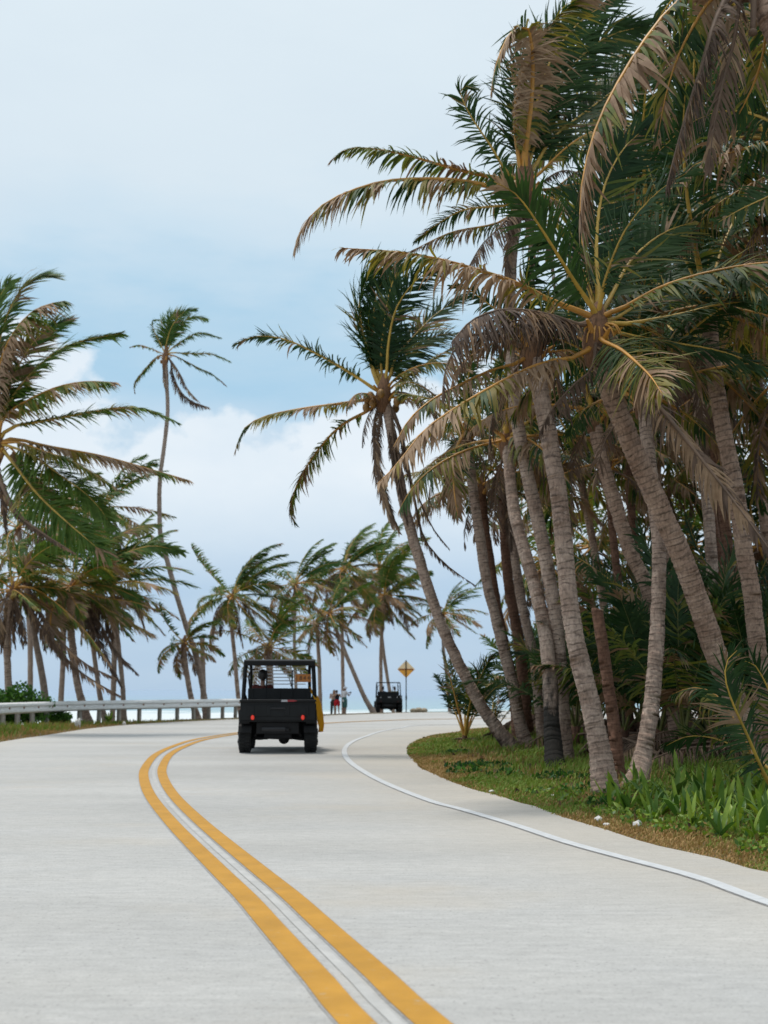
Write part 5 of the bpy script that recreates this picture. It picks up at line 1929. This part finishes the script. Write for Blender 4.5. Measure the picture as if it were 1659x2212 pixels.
J = dict(STAND)
J.update(head=(-.02, .05, 1.56), el_l=(-.24, .16, 1.22), wr_l=(-.12, .36, 1.36), el_r=(.25, .14, 1.22), wr_r=(.16, .36, 1.34))
M_TUBE = cloth('black_top', (.014, .015, .02))
M_RSH = cloth('red_shorts', (.50, .022, .035))
person(stand_at(728, PY), R(6), 'woman in a strapless black top and bright red shorts seen from behind', J, M_SKIN,
       lambda j: [('top', [(j['waist'] + (0, 0, -.02), j['chest'] + (0, 0, -.0), .128, .134), (j['chest'] + (-.06, 0, -.02), j['waist'] + (-.04, 0, 0), .098, .098), (j['chest'] + (.06, 0, -.02), j['waist'] + (.04, 0, 0), .098, .098)], [], M_TUBE),
                  pants(j, M_RSH, .42, 'shorts', .03)] + shoes(j, M_SOLE), hair_bun(M_HAIR), height=1.62, female=True, head_turn=-.3)
J = dict(STAND)
J.update(head=(-.05, .06, 1.55), el_l=(-.27, .10, 1.14), wr_l=(-.20, .34, 1.12), el_r=(.23, .16, 1.16), wr_r=(.10, .38, 1.16))
fp = stand_at(720, PY + .50)
M_TWH = cloth('pale_shirt', (.50, .40, .36))
person(fp, R(186), 'long-haired person in dark trousers embracing the woman in red shorts', J, M_SKIN,
       lambda j: [top(j, M_TWH, False), pants(j, M_SHOE, 1.95, 'trousers')] + shoes(j, M_SHOE), hair_long(M_HAIRB), height=1.70, female=True, head_turn=.2)
J = dict(STAND)
J.update(head=(-.04, .05, 1.57), el_l=(-.21, .14, 1.16), wr_l=(-.10, .34, 1.30), el_r=(.25, .14, 1.16), wr_r=(.13, .35, 1.28))
M_TWS = cloth('white_shirt', (.66, .66, .70))
M_GSH = cloth('green_shorts', (.055, .13, .115))
mp = stand_at(744, PY - .3)
person(mp, R(-52), 'man in a white cap, white shirt and green shorts holding up a phone', J, M_SKIN2,
       lambda j: [top(j, M_TWS, True, low=.10), pants(j, M_GSH, .95, 'shorts', .03)] + shoes(j, M_SHOE), hair_cap(M_TWS), height=1.76, grip={'l': (.6, .2, .3), 'r': (-.6, .2, .3)})
c, s = math.cos(R(-52)), math.sin(R(-52))
q = (.02 * 1.06, .44 * 1.06, 1.33 * 1.06)
m = MB()
m.box(-.075, .075, -.005, .005, -.038, .038)
ph = m.build('phone', M_BLK, None, .004, loc=(mp[0] + q[0] * c - q[1] * s, mp[1] + q[0] * s + q[1] * c, mp[2] + q[2]))
ph.rotation_euler = (0, 0, R(-52))
tag(ph, 'dark phone held up by the man in the white cap', 'phone')

# ------------------------------------------------------------------ road sign seen from behind
def build_sign():
    Y = 70.5
    b = at(877.5, 1540, Y)
    z0 = gz(b[0], Y)
    sg = thing('road_sign', (b[0], Y, z0), 'diamond road sign on a dark pole, seen from its amber back beside the parked vehicle', 'road sign')
    top_ = at(877, 1427, Y)[2] - z0
    ctr = at(877, 1446, Y)[2] - z0
    m = MB()
    m.tube([(0, 0, -.2), (0, 0, top_ + .03)], .032, 10)
    m.tube([(0, 0, .72), (0, 0, .80), (0, 0, 1.0), (0, 0, 1.06)], [.032, .05, .05, .032], 10)
    m.build('pole', M_BLK, sg)
    cream = mat('sign_cream', (.85, .64, .38), .5, var=.08)
    amber = mat('sign_amber', (.82, .38, .05), .5, var=.12)
    brown = mat('sign_brace', (.26, .08, .015), .7, var=.2)
    h = .53
    up = MB()
    up.prism([(-h, 0), (h, 0), (.03, h - .03), (-.03, h - .03)], 'y', .052, .062)
    up.build('upper_panel', cream, sg, loc=(0, 0, ctr + .015))
    lo = MB()
    lo.prism([(-h, 0), (-.03, -h + .03), (.03, -h + .03), (h, 0)], 'y', .052, .062)
    lo.build('lower_panel', amber, sg, loc=(0, 0, ctr + .011))
    m = MB()
    m.box(-.43, .43, .033, .051, -.035, .035)
    m.box(-.44, -.38, .03, .0515, -.08, .03)
    m.box(.38, .44, .03, .0515, -.08, .03)
    m.build('brace', brown, sg, loc=(0, 0, ctr))


build_sign()

# ------------------------------------------------------------------ low plants, grass, stones
M_LILY = leaf_mat('lily_leaf', (.115, .205, .024), (.26, .35, .055), trans=.25, rough=.4, scale=5)
M_LILYD = leaf_mat('lily_leaf_dark', (.05, .12, .022), (.11, .19, .035), trans=.22, rough=.4, scale=5)
M_LILYB = leaf_mat('lily_leaf_browned', (.20, .12, .035), (.13, .17, .04), trans=.2, rough=.55, scale=9)
M_GRASS = leaf_mat('grass_green', (.085, .185, .024), (.185, .255, .042), trans=.25, rough=.6, scale=1.2)
M_GRASSY = leaf_mat('grass_olive', (.20, .19, .045), (.29, .22, .07), trans=.25, rough=.6, scale=1.2)
M_GRASSD = leaf_mat('grass_dry', (.50, .335, .150), (.37, .225, .09), trans=.2, rough=.7, scale=1.5)
M_BUSH = leaf_mat('bush_leaf', (.040, .13, .020), (.10, .22, .030), trans=.25, rough=.45, scale=1.2)
M_BUSHD = leaf_mat('bush_leaf_dark', (.022, .07, .018), (.045, .11, .02), trans=.2, rough=.5, scale=1.2)


def strap_leaf(L, w, bend, mi, seed):
    g = np.random.default_rng(seed)
    n = 9
    u = np.linspace(0, 1, n)
    x = np.cumsum(np.sin(R(12) + bend * u ** 1.6)) * L / n
    z = np.cumsum(np.cos(R(12) + bend * u ** 1.6)) * L / n
    wd = w * np.interp(u, [0, .15, .45, .75, 1], [.45, .7, 1.0, .75, .03])
    V = []
    for i in range(n):
        V += [(x[i], -wd[i], z[i] + wd[i] * .35), (x[i] + wd[i] * .12, 0, z[i]), (x[i], wd[i], z[i] + wd[i] * .35)]
    Q = [(3 * i + k, 3 * i + k + 1, 3 * i + k + 4, 3 * i + k + 3) for i in range(n - 1) for k in (0, 1)]
    return fast_mesh('leaf', np.array(V), Q, mats=[mi], smooth=True)


LEAVES = []
for i, (L, w, b, mi) in enumerate([(.52, .040, .6, M_LILY), (.46, .045, .9, M_LILY), (.56, .036, .25, M_LILYD), (.40, .042, 1.3, M_LILY), (.48, .040, .7, M_LILYD), (.34, .035, 1.7, M_LILYB), (.60, .034, .15, M_LILY), (.42, .05, 1.0, M_LILYD)]):
    LEAVES.append(strap_leaf(L, w, b, mi, i))


def lily(x, y, k, n, label, group, seed):
    g = np.random.default_rng(seed)
    root = thing('strap_leaved_plant', (x, y, gz(x, y) - .01), label, 'plant', group, g.random() * 6.28)
    for i in range(n):
        f = i / n
        me = LEAVES[[2, 6, 0, 4, 1, 7, 3, 5][min(7, int(f * 8 + g.random() * 1.6))]]
        o = link_mesh('leaf', me, root, (g.normal(0, .02), g.normal(0, .02), 0))
        o.rotation_euler = (g.normal(0, .22), R(-8 + 38 * f) + g.normal(0, .2), i * 2.4 + g.normal(0, .3))
        s = k * g.uniform(.75, 1.15)
        o.scale = (s, s * g.uniform(.9, 1.3), s)
    return root


g = np.random.default_rng(77)
cnt = 0
cands = []
for _ in range(4000):
    x, y = g.uniform(1290, 1760), g.uniform(1705, 1835)
    edge = np.interp(x, [1276, 1343, 1439, 1535, 1659, 1760], [1782, 1803, 1830, 1851, 1883, 1905])
    back = np.interp(x, [1290, 1400, 1760], [1745, 1705, 1690])
    if y > edge - 42 or y < back: continue
    P = gnd(x, y)
    if all((P[0] - a) ** 2 + (P[1] - b) ** 2 > .245 ** 2 for a, b in cands):
        cands.append((P[0], P[1]))
for i, (x, y) in enumerate(cands[:95]):
    lily(x, y, g.uniform(.50, .80), int(g.integers(8, 12)), 'broad strap-leaved green plant in the dense bed beside the splayed palm foot', 'strap-leaved plants in the bed by the road', 700 + i)
lp = gnd(235, 1560)
lily(lp[0] - .2, lp[1] + .9, 1.15, 12, 'lone strap-leaved plant against the guardrail below the thin palm', None, 801)
for i, (x, y, k) in enumerate([(1232, 1640, 1.0), (1250, 1632, .9)]):
    q = gnd(x, y)
    lily(q[0], q[1], k, 9, ['small strap-leaved tuft behind the charred palm foot', 'smaller leaf tuft between the charred and the stout palm feet'][i], None, 810 + i)


def scatter(nm, pts, hgt, wid, lean, mi, mats, seed, label=None):
    g = np.random.default_rng(seed)
    n = len(pts)
    z = ground_z(pts)
    b = np.column_stack([pts, z - .01])
    a = g.random(n) * 6.283
    u = np.column_stack([np.cos(a), np.sin(a), np.zeros(n)])
    a2 = g.random(n) * 6.283
    le = np.column_stack([np.cos(a2), np.sin(a2), np.zeros(n)]) * (lean * g.random(n))[:, None] + np.array((.25, 0, 0)) * lean
    m1 = b + np.column_stack([le[:, :2] * (hgt * .4)[:, None], hgt * .6])
    tp = b + np.column_stack([le[:, :2] * (hgt * 1.15)[:, None], hgt * (1 - .35 * lean)])
    V = np.stack([b - u * wid[:, None], b + u * wid[:, None], m1 + u * (wid * .7)[:, None], m1 - u * (wid * .7)[:, None], tp], 1).reshape(-1, 3)
    i = np.arange(n) * 5
    Q = np.stack([i, i + 1, i + 2, i + 3], 1)
    Tt = np.stack([i + 3, i + 2, i + 4], 1)
    return tag(link_mesh(nm, fast_mesh(nm, V, Q, Tt, mats, mi, mi)), kind='stuff')


def patch_noise(P, sc, seed):
    g = np.random.default_rng(seed)
    v = np.zeros(len(P))
    for k in range(6):
        a = g.random() * 6.28
        f = sc * 1.5 ** k
        v += np.sin(P[:, 0] * math.cos(a) * f + P[:, 1] * math.sin(a) * f + g.random() * 6.28) / 1.35 ** k
    return v / 2.2


def verge_grass():
    g = np.random.default_rng(31)
    # grove verge: denser towards the camera
    ln = INN[(INN[:, 1] > 5.5) & (INN[:, 1] < 44) & (INN[:, 0] < 16)]
    sl = arclen(ln)
    def strip(n, depth, pw):
        q = g.random(n * 4) * sl[-1]
        yy = np.interp(q, sl, ln[:, 1])
        q = q[g.random(n * 4) < np.clip(9.0 / yy, .12, 1)][:n]
        c = np.stack([np.interp(q, sl, ln[:, k]) for k in (0, 1)], 1)
        t_ = np.stack([np.interp(q, sl, unit(np.gradient(ln, axis=0))[:, k]) for k in (0, 1)], 1)
        off = depth * g.random(len(q)) ** pw
        return c + np.stack([t_[:, 1], -t_[:, 0]], 1) * off[:, None]
    P = np.vstack([strip(60000, 1.1, 1.15), strip(60000, 4.6, .9)])
    P = np.vstack([P + g.normal(0, .02, P.shape)])
    P = P[in_poly(P, np.vstack([INN_S + np.array((-.05, 0)), [(95, -26)]]))]
    d = dist_line(P, INN_S)
    nz = patch_noise(P, 1.3, 4)
    far = P[:, 1]
    dry = np.interp(d, [0, .35, .9, 2.5], [.62, .38, .20, .08]) + .55 * nz + np.where((far > 14) & (far < 24), np.interp(d, [.5, 1.2, 2.0], [.10, .42, .0]), 0)
    q = g.random(len(P))
    mi = np.where(q < dry * .75, 2, np.where(q < dry * 1.1 + .24, 1, 0))
    h = np.interp(d, [0, .4, 1.5, 3], [.045, .075, .13, .19]) * g.uniform(.5, 1.5, len(P)) * np.interp(far, [8, 20, 30], [.85, 1.15, 1.2])
    h *= np.where(mi == 0, 1.1, .85)
    w = g.uniform(.0035, .0075, len(P)) * np.interp(far, [7, 25, 40], [1.0, 2.0, 2.8])
    scatter('verge_grass', P, h, w, .7, mi, [M_GRASS, M_GRASSY, M_GRASSD], 1)
    # sea side verge
    n = 60000
    P = np.column_stack([g.uniform(-17, -3, n), g.uniform(22, 66, n)])
    P = P[~in_poly(P, POLY_OUT)]
    d = dist_line(P, OUT_S)
    lim = np.interp(P[:, 1], [30, 45, 55, 66], [3.2, 2.3, 1.0, .6])
    P, d, lim = P[d < lim], d[d < lim], lim[d < lim]
    dry = np.interp(d, [0, .5, 1.0, 2.0], [1.1, .75, .3, .15]) + .3 * patch_noise(P, .9, 8)
    q = g.random(len(P))
    mi = np.where(q < dry * .8, 2, np.where(q < dry + .1, 1, 0))
    h = np.interp(d, [0, .5, 1.2, 2.5], [.05, .12, .28, .38]) * g.uniform(.5, 1.4, len(P)) * np.interp(P[:, 1], [36, 46, 54], [1.0, .65, .3])
    scatter('seaside_grass', P, h, g.uniform(.010, .020, len(P)), .5, mi, [M_GRASS, M_GRASSY, M_GRASSD], 2)


verge_grass()


def leaf_cloud(nm, C, size, mi, mats, seed, parent=None, org=(0, 0, 0), flat=.5):
    """small pointed leaves at the points C"""
    g = np.random.default_rng(seed)
    n = len(C)
    d = unit(g.normal(0, 1, (n, 3)) + (0, 0, flat))
    e = unit(np.cross(d, g.normal(0, 1, (n, 3))))
    s = size * g.uniform(.6, 1.3, n)
    V = np.stack([C - d * s[:, None] * .5, C + e * s[:, None] * .32, C + d * s[:, None] * .6 + np.cross(d, e) * s[:, None] * .12, C - e * s[:, None] * .32], 1).reshape(-1, 3) - np.asarray(org)
    i = np.arange(n) * 4
    return link_mesh(nm, fast_mesh(nm, V, np.stack([i, i + 1, i + 2, i + 3], 1), mats=mats, qi=mi), parent)


def cover():
    g = np.random.default_rng(15)
    n = 26000
    P = np.column_stack([g.uniform(1.8, 8, n), g.uniform(7.0, 15.5, n)])
    P = P[in_poly(P, POLY_IN)]
    d = dist_line(P, INN_S)
    k = (d > .28) & (d < 2.2) & (patch_noise(P, 2.2, 12) + np.interp(d, [.25, .5, 2], [-.7, .35, .25]) > 0)
    P = P[k]
    z = ground_z(P) + g.random(len(P)) * .11
    C = np.column_stack([P, z])
    mi = np.where(g.random(len(P)) < .65, 0, np.where(g.random(len(P)) < .75, 1, 2))
    tag(leaf_cloud('ground_cover', C, .055, mi, [M_LILY, M_LILYD, M_LILYB], 16), kind='stuff')


cover()


def litter():                      # curled brown scraps of leaf and husk under the trees
    g = np.random.default_rng(23)
    n = 9000
    P = np.column_stack([g.uniform(1, 14, n), g.uniform(11, 36, n)])
    P = P[in_poly(P, POLY_IN)]
    d = dist_line(P, INN_S)
    k = g.random(len(P)) < np.interp(d, [0, .6, 2, 4], [.0, .10, .6, 1])
    P = P[k]
    C = np.column_stack([P, ground_z(P) + .01 + .05 * g.random(len(P))])
    tag(leaf_cloud('leaf_litter', C, .11, g.integers(0, 2, len(C)), [M_DRY, M_DEAD], 24, flat=1.5), kind='stuff')


litter()

CRP = [(1040, 1662, .42, 'dark leafy creeper clump in the dry grass ahead of the leaning palm'), (1008, 1672, .25, 'small leafy creeper sprig at the dry grass tip near the road'),
       (1092, 1682, .22, 'thin leafy creeper in the grass between leaning palm and charred foot'), (1216, 1692, .32, 'leafy creeper patch beside the stout pale palm'),
       (1268, 1716, .25, 'creeper patch touching the stout pale palm foot'), (985, 1632, .2, 'low creeper leaves at the far tip of the verge'), (1330, 1745, .25, 'leafy runner at the front of the lily bed')]
for i, (x, y, r, lab) in enumerate(CRP):
    q = gnd(x, y)
    gg = np.random.default_rng(i + 40)
    root = thing('creeping_plant', (q[0], q[1], gz(q[0], q[1])), lab, 'plant')
    n = int(130 * (r / .3) ** 2)
    a, rr = gg.random(n) * 6.28, r * np.sqrt(gg.random(n))
    C = np.column_stack([np.cos(a) * rr * 1.5, np.sin(a) * rr, .03 + gg.random(n) * .16 * (1 - rr / r * .6)])
    tag(leaf_cloud('foliage', C, .075, (gg.random(n) < .35).astype(int), [M_BUSHD, M_BUSH], 50 + i, root, flat=1.2), kind='stuff')
    m = MB()
    for t_ in range(5):
        an = t_ * 1.26
        m.tube(catmull([(0, 0, .01), (math.cos(an) * r * .6, math.sin(an) * r * .4, .05), (math.cos(an) * r * 1.3, math.sin(an) * r * .9, .04)], 6), .006, 5)
    m.build('runner', M_RACH_B, root)


def bush(x, y, Y, rx, ry, h, lab, seed, n=5200, size=.13):
    gg = np.random.default_rng(seed)
    q = at(x, y, Y)
    z0 = gz(q[0], Y)
    root = thing('leafy_bush', (q[0], Y, z0), lab, 'bush')
    K = 16
    cc = np.column_stack([gg.normal(0, rx * .45, K), gg.normal(0, ry * .4, K), h * gg.uniform(.25, .82, K)])
    rr = gg.uniform(.28, .5, K) * min(rx, h)
    k = gg.integers(0, K, n)
    v = unit(gg.normal(0, 1, (n, 3)))
    C = cc[k] + v * (rr[k] * gg.uniform(.65, 1.08, n))[:, None]
    C = C[C[:, 2] > .02]
    mi = (gg.random(len(C)) < .4).astype(int)
    tag(leaf_cloud('foliage', C, size, mi, [M_BUSH, M_BUSHD], seed + 1, root, flat=.9), kind='stuff')
    m = MB()
    for t_ in range(9):
        c_ = cc[t_]
        m.tube(catmull([(gg.normal(0, .1), gg.normal(0, .1), -.05), c_ * (.4, .4, .5), c_], 6), [.03, .026, .022, .018, .014, .01], 5)
    m.build('branch', M_RACH_B, root)


bush(8, 1500, 44.5, 1.15, .8, 1.55, 'rounded green bush rising behind the near end of the guardrail', 61)
bush(66, 1520, 45.5, .75, .6, 1.05, 'lower green bush tapering beside the rounded one behind the guardrail', 63, 2600)
bush(-60, 1500, 43.5, 1.2, .8, 1.8, 'green bush cut off by the picture edge behind the guardrail', 65, 4200)
bush(120, 1550, 45.5, .8, .4, .55, 'low weedy shrub under the guardrail by the pale bare trunk', 67, 1500, .11)

# young palms and fallen fronds under the grove
yp = [(1003, 1606, 2.1, 9, 'young trunkless palm growing at the tip of the verge', (1, .0)), (1062, 1602, 1.3, 6, 'small young palm just behind the leaning trunk foot', (1, 0))]
for i, (x, y, L, n, lab, _) in enumerate(yp):
    q = gnd(x, y)
    p = Palm(lab, 'young palms', [np.array((q[0], q[1], -.05)), np.array((q[0] + .02, q[1], .22))], .09, .06, M_BARKR, name='young_palm', flare=.3, flen=.2)
    gg = np.random.default_rng(70 + i)
    for k in range(n):
        az = k * 2.4 + .6
        p.frond(grow(p.top - (0, 0, .1), az, R(82 - 24 * k / n), L * gg.uniform(.8, 1.15), gg, .8, .12), 'g' if k % 4 else 'y', roll=gg.normal(0, 25), ll=.24, hang=.5, wind=.25, pet=.3, ragged=.08)
    for k in range(4):
        p.frond(grow(p.top - (0, 0, .12), k * 1.7 + .3, R(10), .9, gg, 1.5, .1), 'd', ll=.3, hang=1.4)

# the big young palm at the picture edge
b0 = gnd(1700, 1760)
p = Palm('young palm at the picture edge with one great green frond sweeping up over the lilies', 'young palms',
         [np.array((b0[0], b0[1], -.05)), np.array((b0[0], b0[1], .3))], .13, .10, M_BARKR, name='young_palm', flare=.3, flen=.2)
TB = (1698, 1722)
p.px([TB, (1659, 1688), (1615, 1590), (1580, 1512), (1566, 1460), (1572, 1425), (1592, 1405)], 'g', -.5, roll=75, ll=.28, hang=.45, wind=.15, pet=.22, wk=.7, dens=1.5)
p.px([TB, (1690, 1600), (1668, 1510), (1640, 1450), (1618, 1428), (1590, 1436)], 'g', -.3, roll=55, ll=.26, hang=.6, wind=.15, pet=.3, wk=.7, dens=1.4)
p.px([TB, (1720, 1560), (1760, 1450), (1800, 1400)], 'g', .2, roll=50, ll=.26, hang=.5, pet=.25)
p.px([TB, (1640, 1660), (1590, 1560), (1545, 1500), (1495, 1485), (1452, 1500)], 'b', .8, roll=10, ll=.22, hang=1.2, pet=.3)
p.px([TB, (1650, 1650), (1560, 1600), (1490, 1590), (1440, 1610)], 'g', .9, roll=20, ll=.26, hang=.9, pet=.25)

UND_LABELS = ['young shaded palm between the charred foot and the stout pale trunk', 'young shaded palm right behind the headless broken stump', 'young shaded palm between the broken stump and the smooth curved foot',
              'young shaded palm right behind the smooth curved foot', 'young shaded palm just beyond the smooth curved foot over the lilies', 'young shaded palm below the big leaning trunk',
              'young shaded palm behind the great green frond at the picture edge', 'young shaded palm behind the reddish trunk of the bend cluster', 'second row young palm between smooth curved and big leaning trunks',
              'second row young palm between the broken stump and smooth curved trunk', 'second row young palm below the straight slender trunk', 'young shaded palm at the foot of the thick dark trunk',
              'far young palm seen between the stout trunk and the charred foot', 'far young palm seen just past the broken stump', 'far young palm seen just past the smooth curved trunk', 'far young palm seen past the big leaning trunk',
              'far young palm seen beside the thick dark trunk', 'young shaded palm cut by the picture edge behind the great green frond', 'farthest young palm behind the slim trunks of the bend', 'farthest young palm behind the charred-foot palm']
UND = 'young palms in the shade under the grove'
g = np.random.default_rng(99)
for k, (x, y, Y, L) in enumerate([(1240, 1640, 24, 2.6), (1290, 1600, 27, 3.0), (1345, 1640, 22, 2.8), (1420, 1640, 20.5, 2.9), (1475, 1650, 19.5, 2.8), (1530, 1640, 20, 3.2), (1600, 1630, 22, 3.2), (1180, 1600, 31, 2.8),
                                  (1470, 1600, 25, 3.4), (1380, 1600, 26, 3.2), (1560, 1600, 26, 3.4), (1640, 1650, 20, 3.0), (1260, 1580, 32, 3.0), (1330, 1590, 33, 3.2), (1440, 1590, 32, 3.4), (1520, 1590, 33, 3.4), (1620, 1590, 30, 3.4), (1700, 1640, 22, 3.4),
                                  (1150, 1585, 36, 2.8), (1220, 1580, 40, 3.2)]):
    q = at(x, y, Y)
    z = gz(q[0], Y)
    p = Palm(UND_LABELS[k], UND, [np.array((q[0], Y, z)), np.array((q[0] + .05, Y, z + .5))], .12, .09, M_BARKR, near=False, name='young_palm', flare=.3, flen=.3)
    n = 10
    for i in range(n):
        az = i * 2.4 + k
        p.frond(grow(p.top - (0, 0, .1), az, R(84 - 45 * i / n), L * g.uniform(.8, 1.15), g, 1.0, .1), 'ggggyb'[min(5, int(g.random() * 6))], roll=g.normal(0, 25), ll=.25, hang=.7, wind=.1, pet=.2, thick=.6, rmat=M_RACH_G, wk=.8, dens=1.3)
    for i in range(4):
        p.frond(grow(p.top - (0, 0, .2), i * 1.7 + k, R(15), L * .7, g, 2.2, .1), 'd', ll=.26, hang=1.5)

# dead fronds lying on the ground under the trees
FAL = 'fallen dead fronds under the grove'
for k in range(26):
    x, y = g.uniform(1230, 1690), g.uniform(1560, 1690)
    q = gnd(x, min(y, 1700))
    if not in_poly(np.array([q[:2]]), POLY_IN)[0] or dist_line(np.array([q[:2]]), INN_S)[0] < 3.2: continue
    a = g.random() * 6.28
    L = g.uniform(1.6, 2.8)
    dv = np.array((math.cos(a), math.sin(a), 0))
    z = gz(q[0], q[1])
    P = [q * (1, 1, 0) + (0, 0, z + .12 + .25 * g.random()), q * (1, 1, 0) + dv * L * .5 + (0, 0, z + .25 + .3 * g.random()), q * (1, 1, 0) + dv * L + (0, 0, z + .06)]
    me1, me2 = frond_mesh(P, 'd', P[0], near=True, seed=nseed(), hang=.8, ll=.22, wind=0)
    fo = link_mesh('fallen_frond', me1, None, P[0])
    tag(fo, 'dry brown frond lying in the dark litter under the grove', 'fallen frond', FAL)
    tag(link_mesh('leaflets', me2, fo), kind='stuff')

# stones and litter at the verge
M_STONE = mat('white_coral_stone', (.60, .58, .55), .85, var=.2, scale=14, bump=.5)
M_ROCK = mat('beach_rock', (.33, .27, .19), .9, var=.3, scale=5, bump=.6)


def stone(x, y, s, lab, m_=M_STONE, nm='stone', Y=None, seed=0):
    gg = np.random.default_rng(seed)
    bm = bmesh.new()
    bmesh.ops.create_icosphere(bm, subdivisions=2, radius=1)
    for v in bm.verts:
        n_ = v.co.normalized()
        f = 1 + .16 * math.sin(n_.x * 3.1 + seed) + .14 * math.sin(n_.y * 4.3 + seed * 2) + gg.normal(0, .05)
        v.co = Vector((n_.x * s[0] * f, n_.y * s[1] * f, n_.z * s[2] * f))
    me = bpy.data.meshes.new(nm)
    bm.to_mesh(me)
    bm.free()
    me.materials.append(m_)
    q = gnd(x, y) if Y is None else at(x, y, Y)
    z = gz(q[0], q[1])
    ob = link_mesh(nm, me, None, (q[0], q[1], z + s[2] * .55))
    ob.rotation_euler = (0, 0, gg.random() * 6)
    tag(ob, lab, 'stone' if nm == 'stone' else 'rock')


stone(1293, 1772, (.055, .045, .035), 'rounded white stone at the road edge of the lily bed', seed=1)
stone(1311, 1782, (.05, .035, .022), 'flat white stone lying nearest the concrete below the rounded one', seed=2)
stone(1378, 1785, (.05, .045, .045), 'angular white stone standing in front of the lilies', seed=3)
stone(1192, 1722, (.05, .04, .03), 'small white stone in the grass below the creeper patch', seed=4)
stone(1062, 1711, (.045, .04, .03), 'tiny pale stone in the short grass before the charred palm', seed=5)
stone(168, 1571, (.12, .10, .22), 'upright white marker stone on the grass strip before the guardrail', seed=6)
stone(268, 1566, (.07, .07, .09), 'small white stone on the grass strip under the guardrail lily', seed=7)
for i, (x, s, lab) in enumerate([(893, (.20, .18, .15), 'tan beach rock nearest the road sign'), (904, (.28, .2, .19), 'larger tan beach rock in the middle of the row by the sign'), (916, (.2, .18, .17), 'tan beach rock farthest from the road sign')]):
    stone(x, 1540, s, lab, M_ROCK, 'beach_rock', 73.5, seed=10 + i)
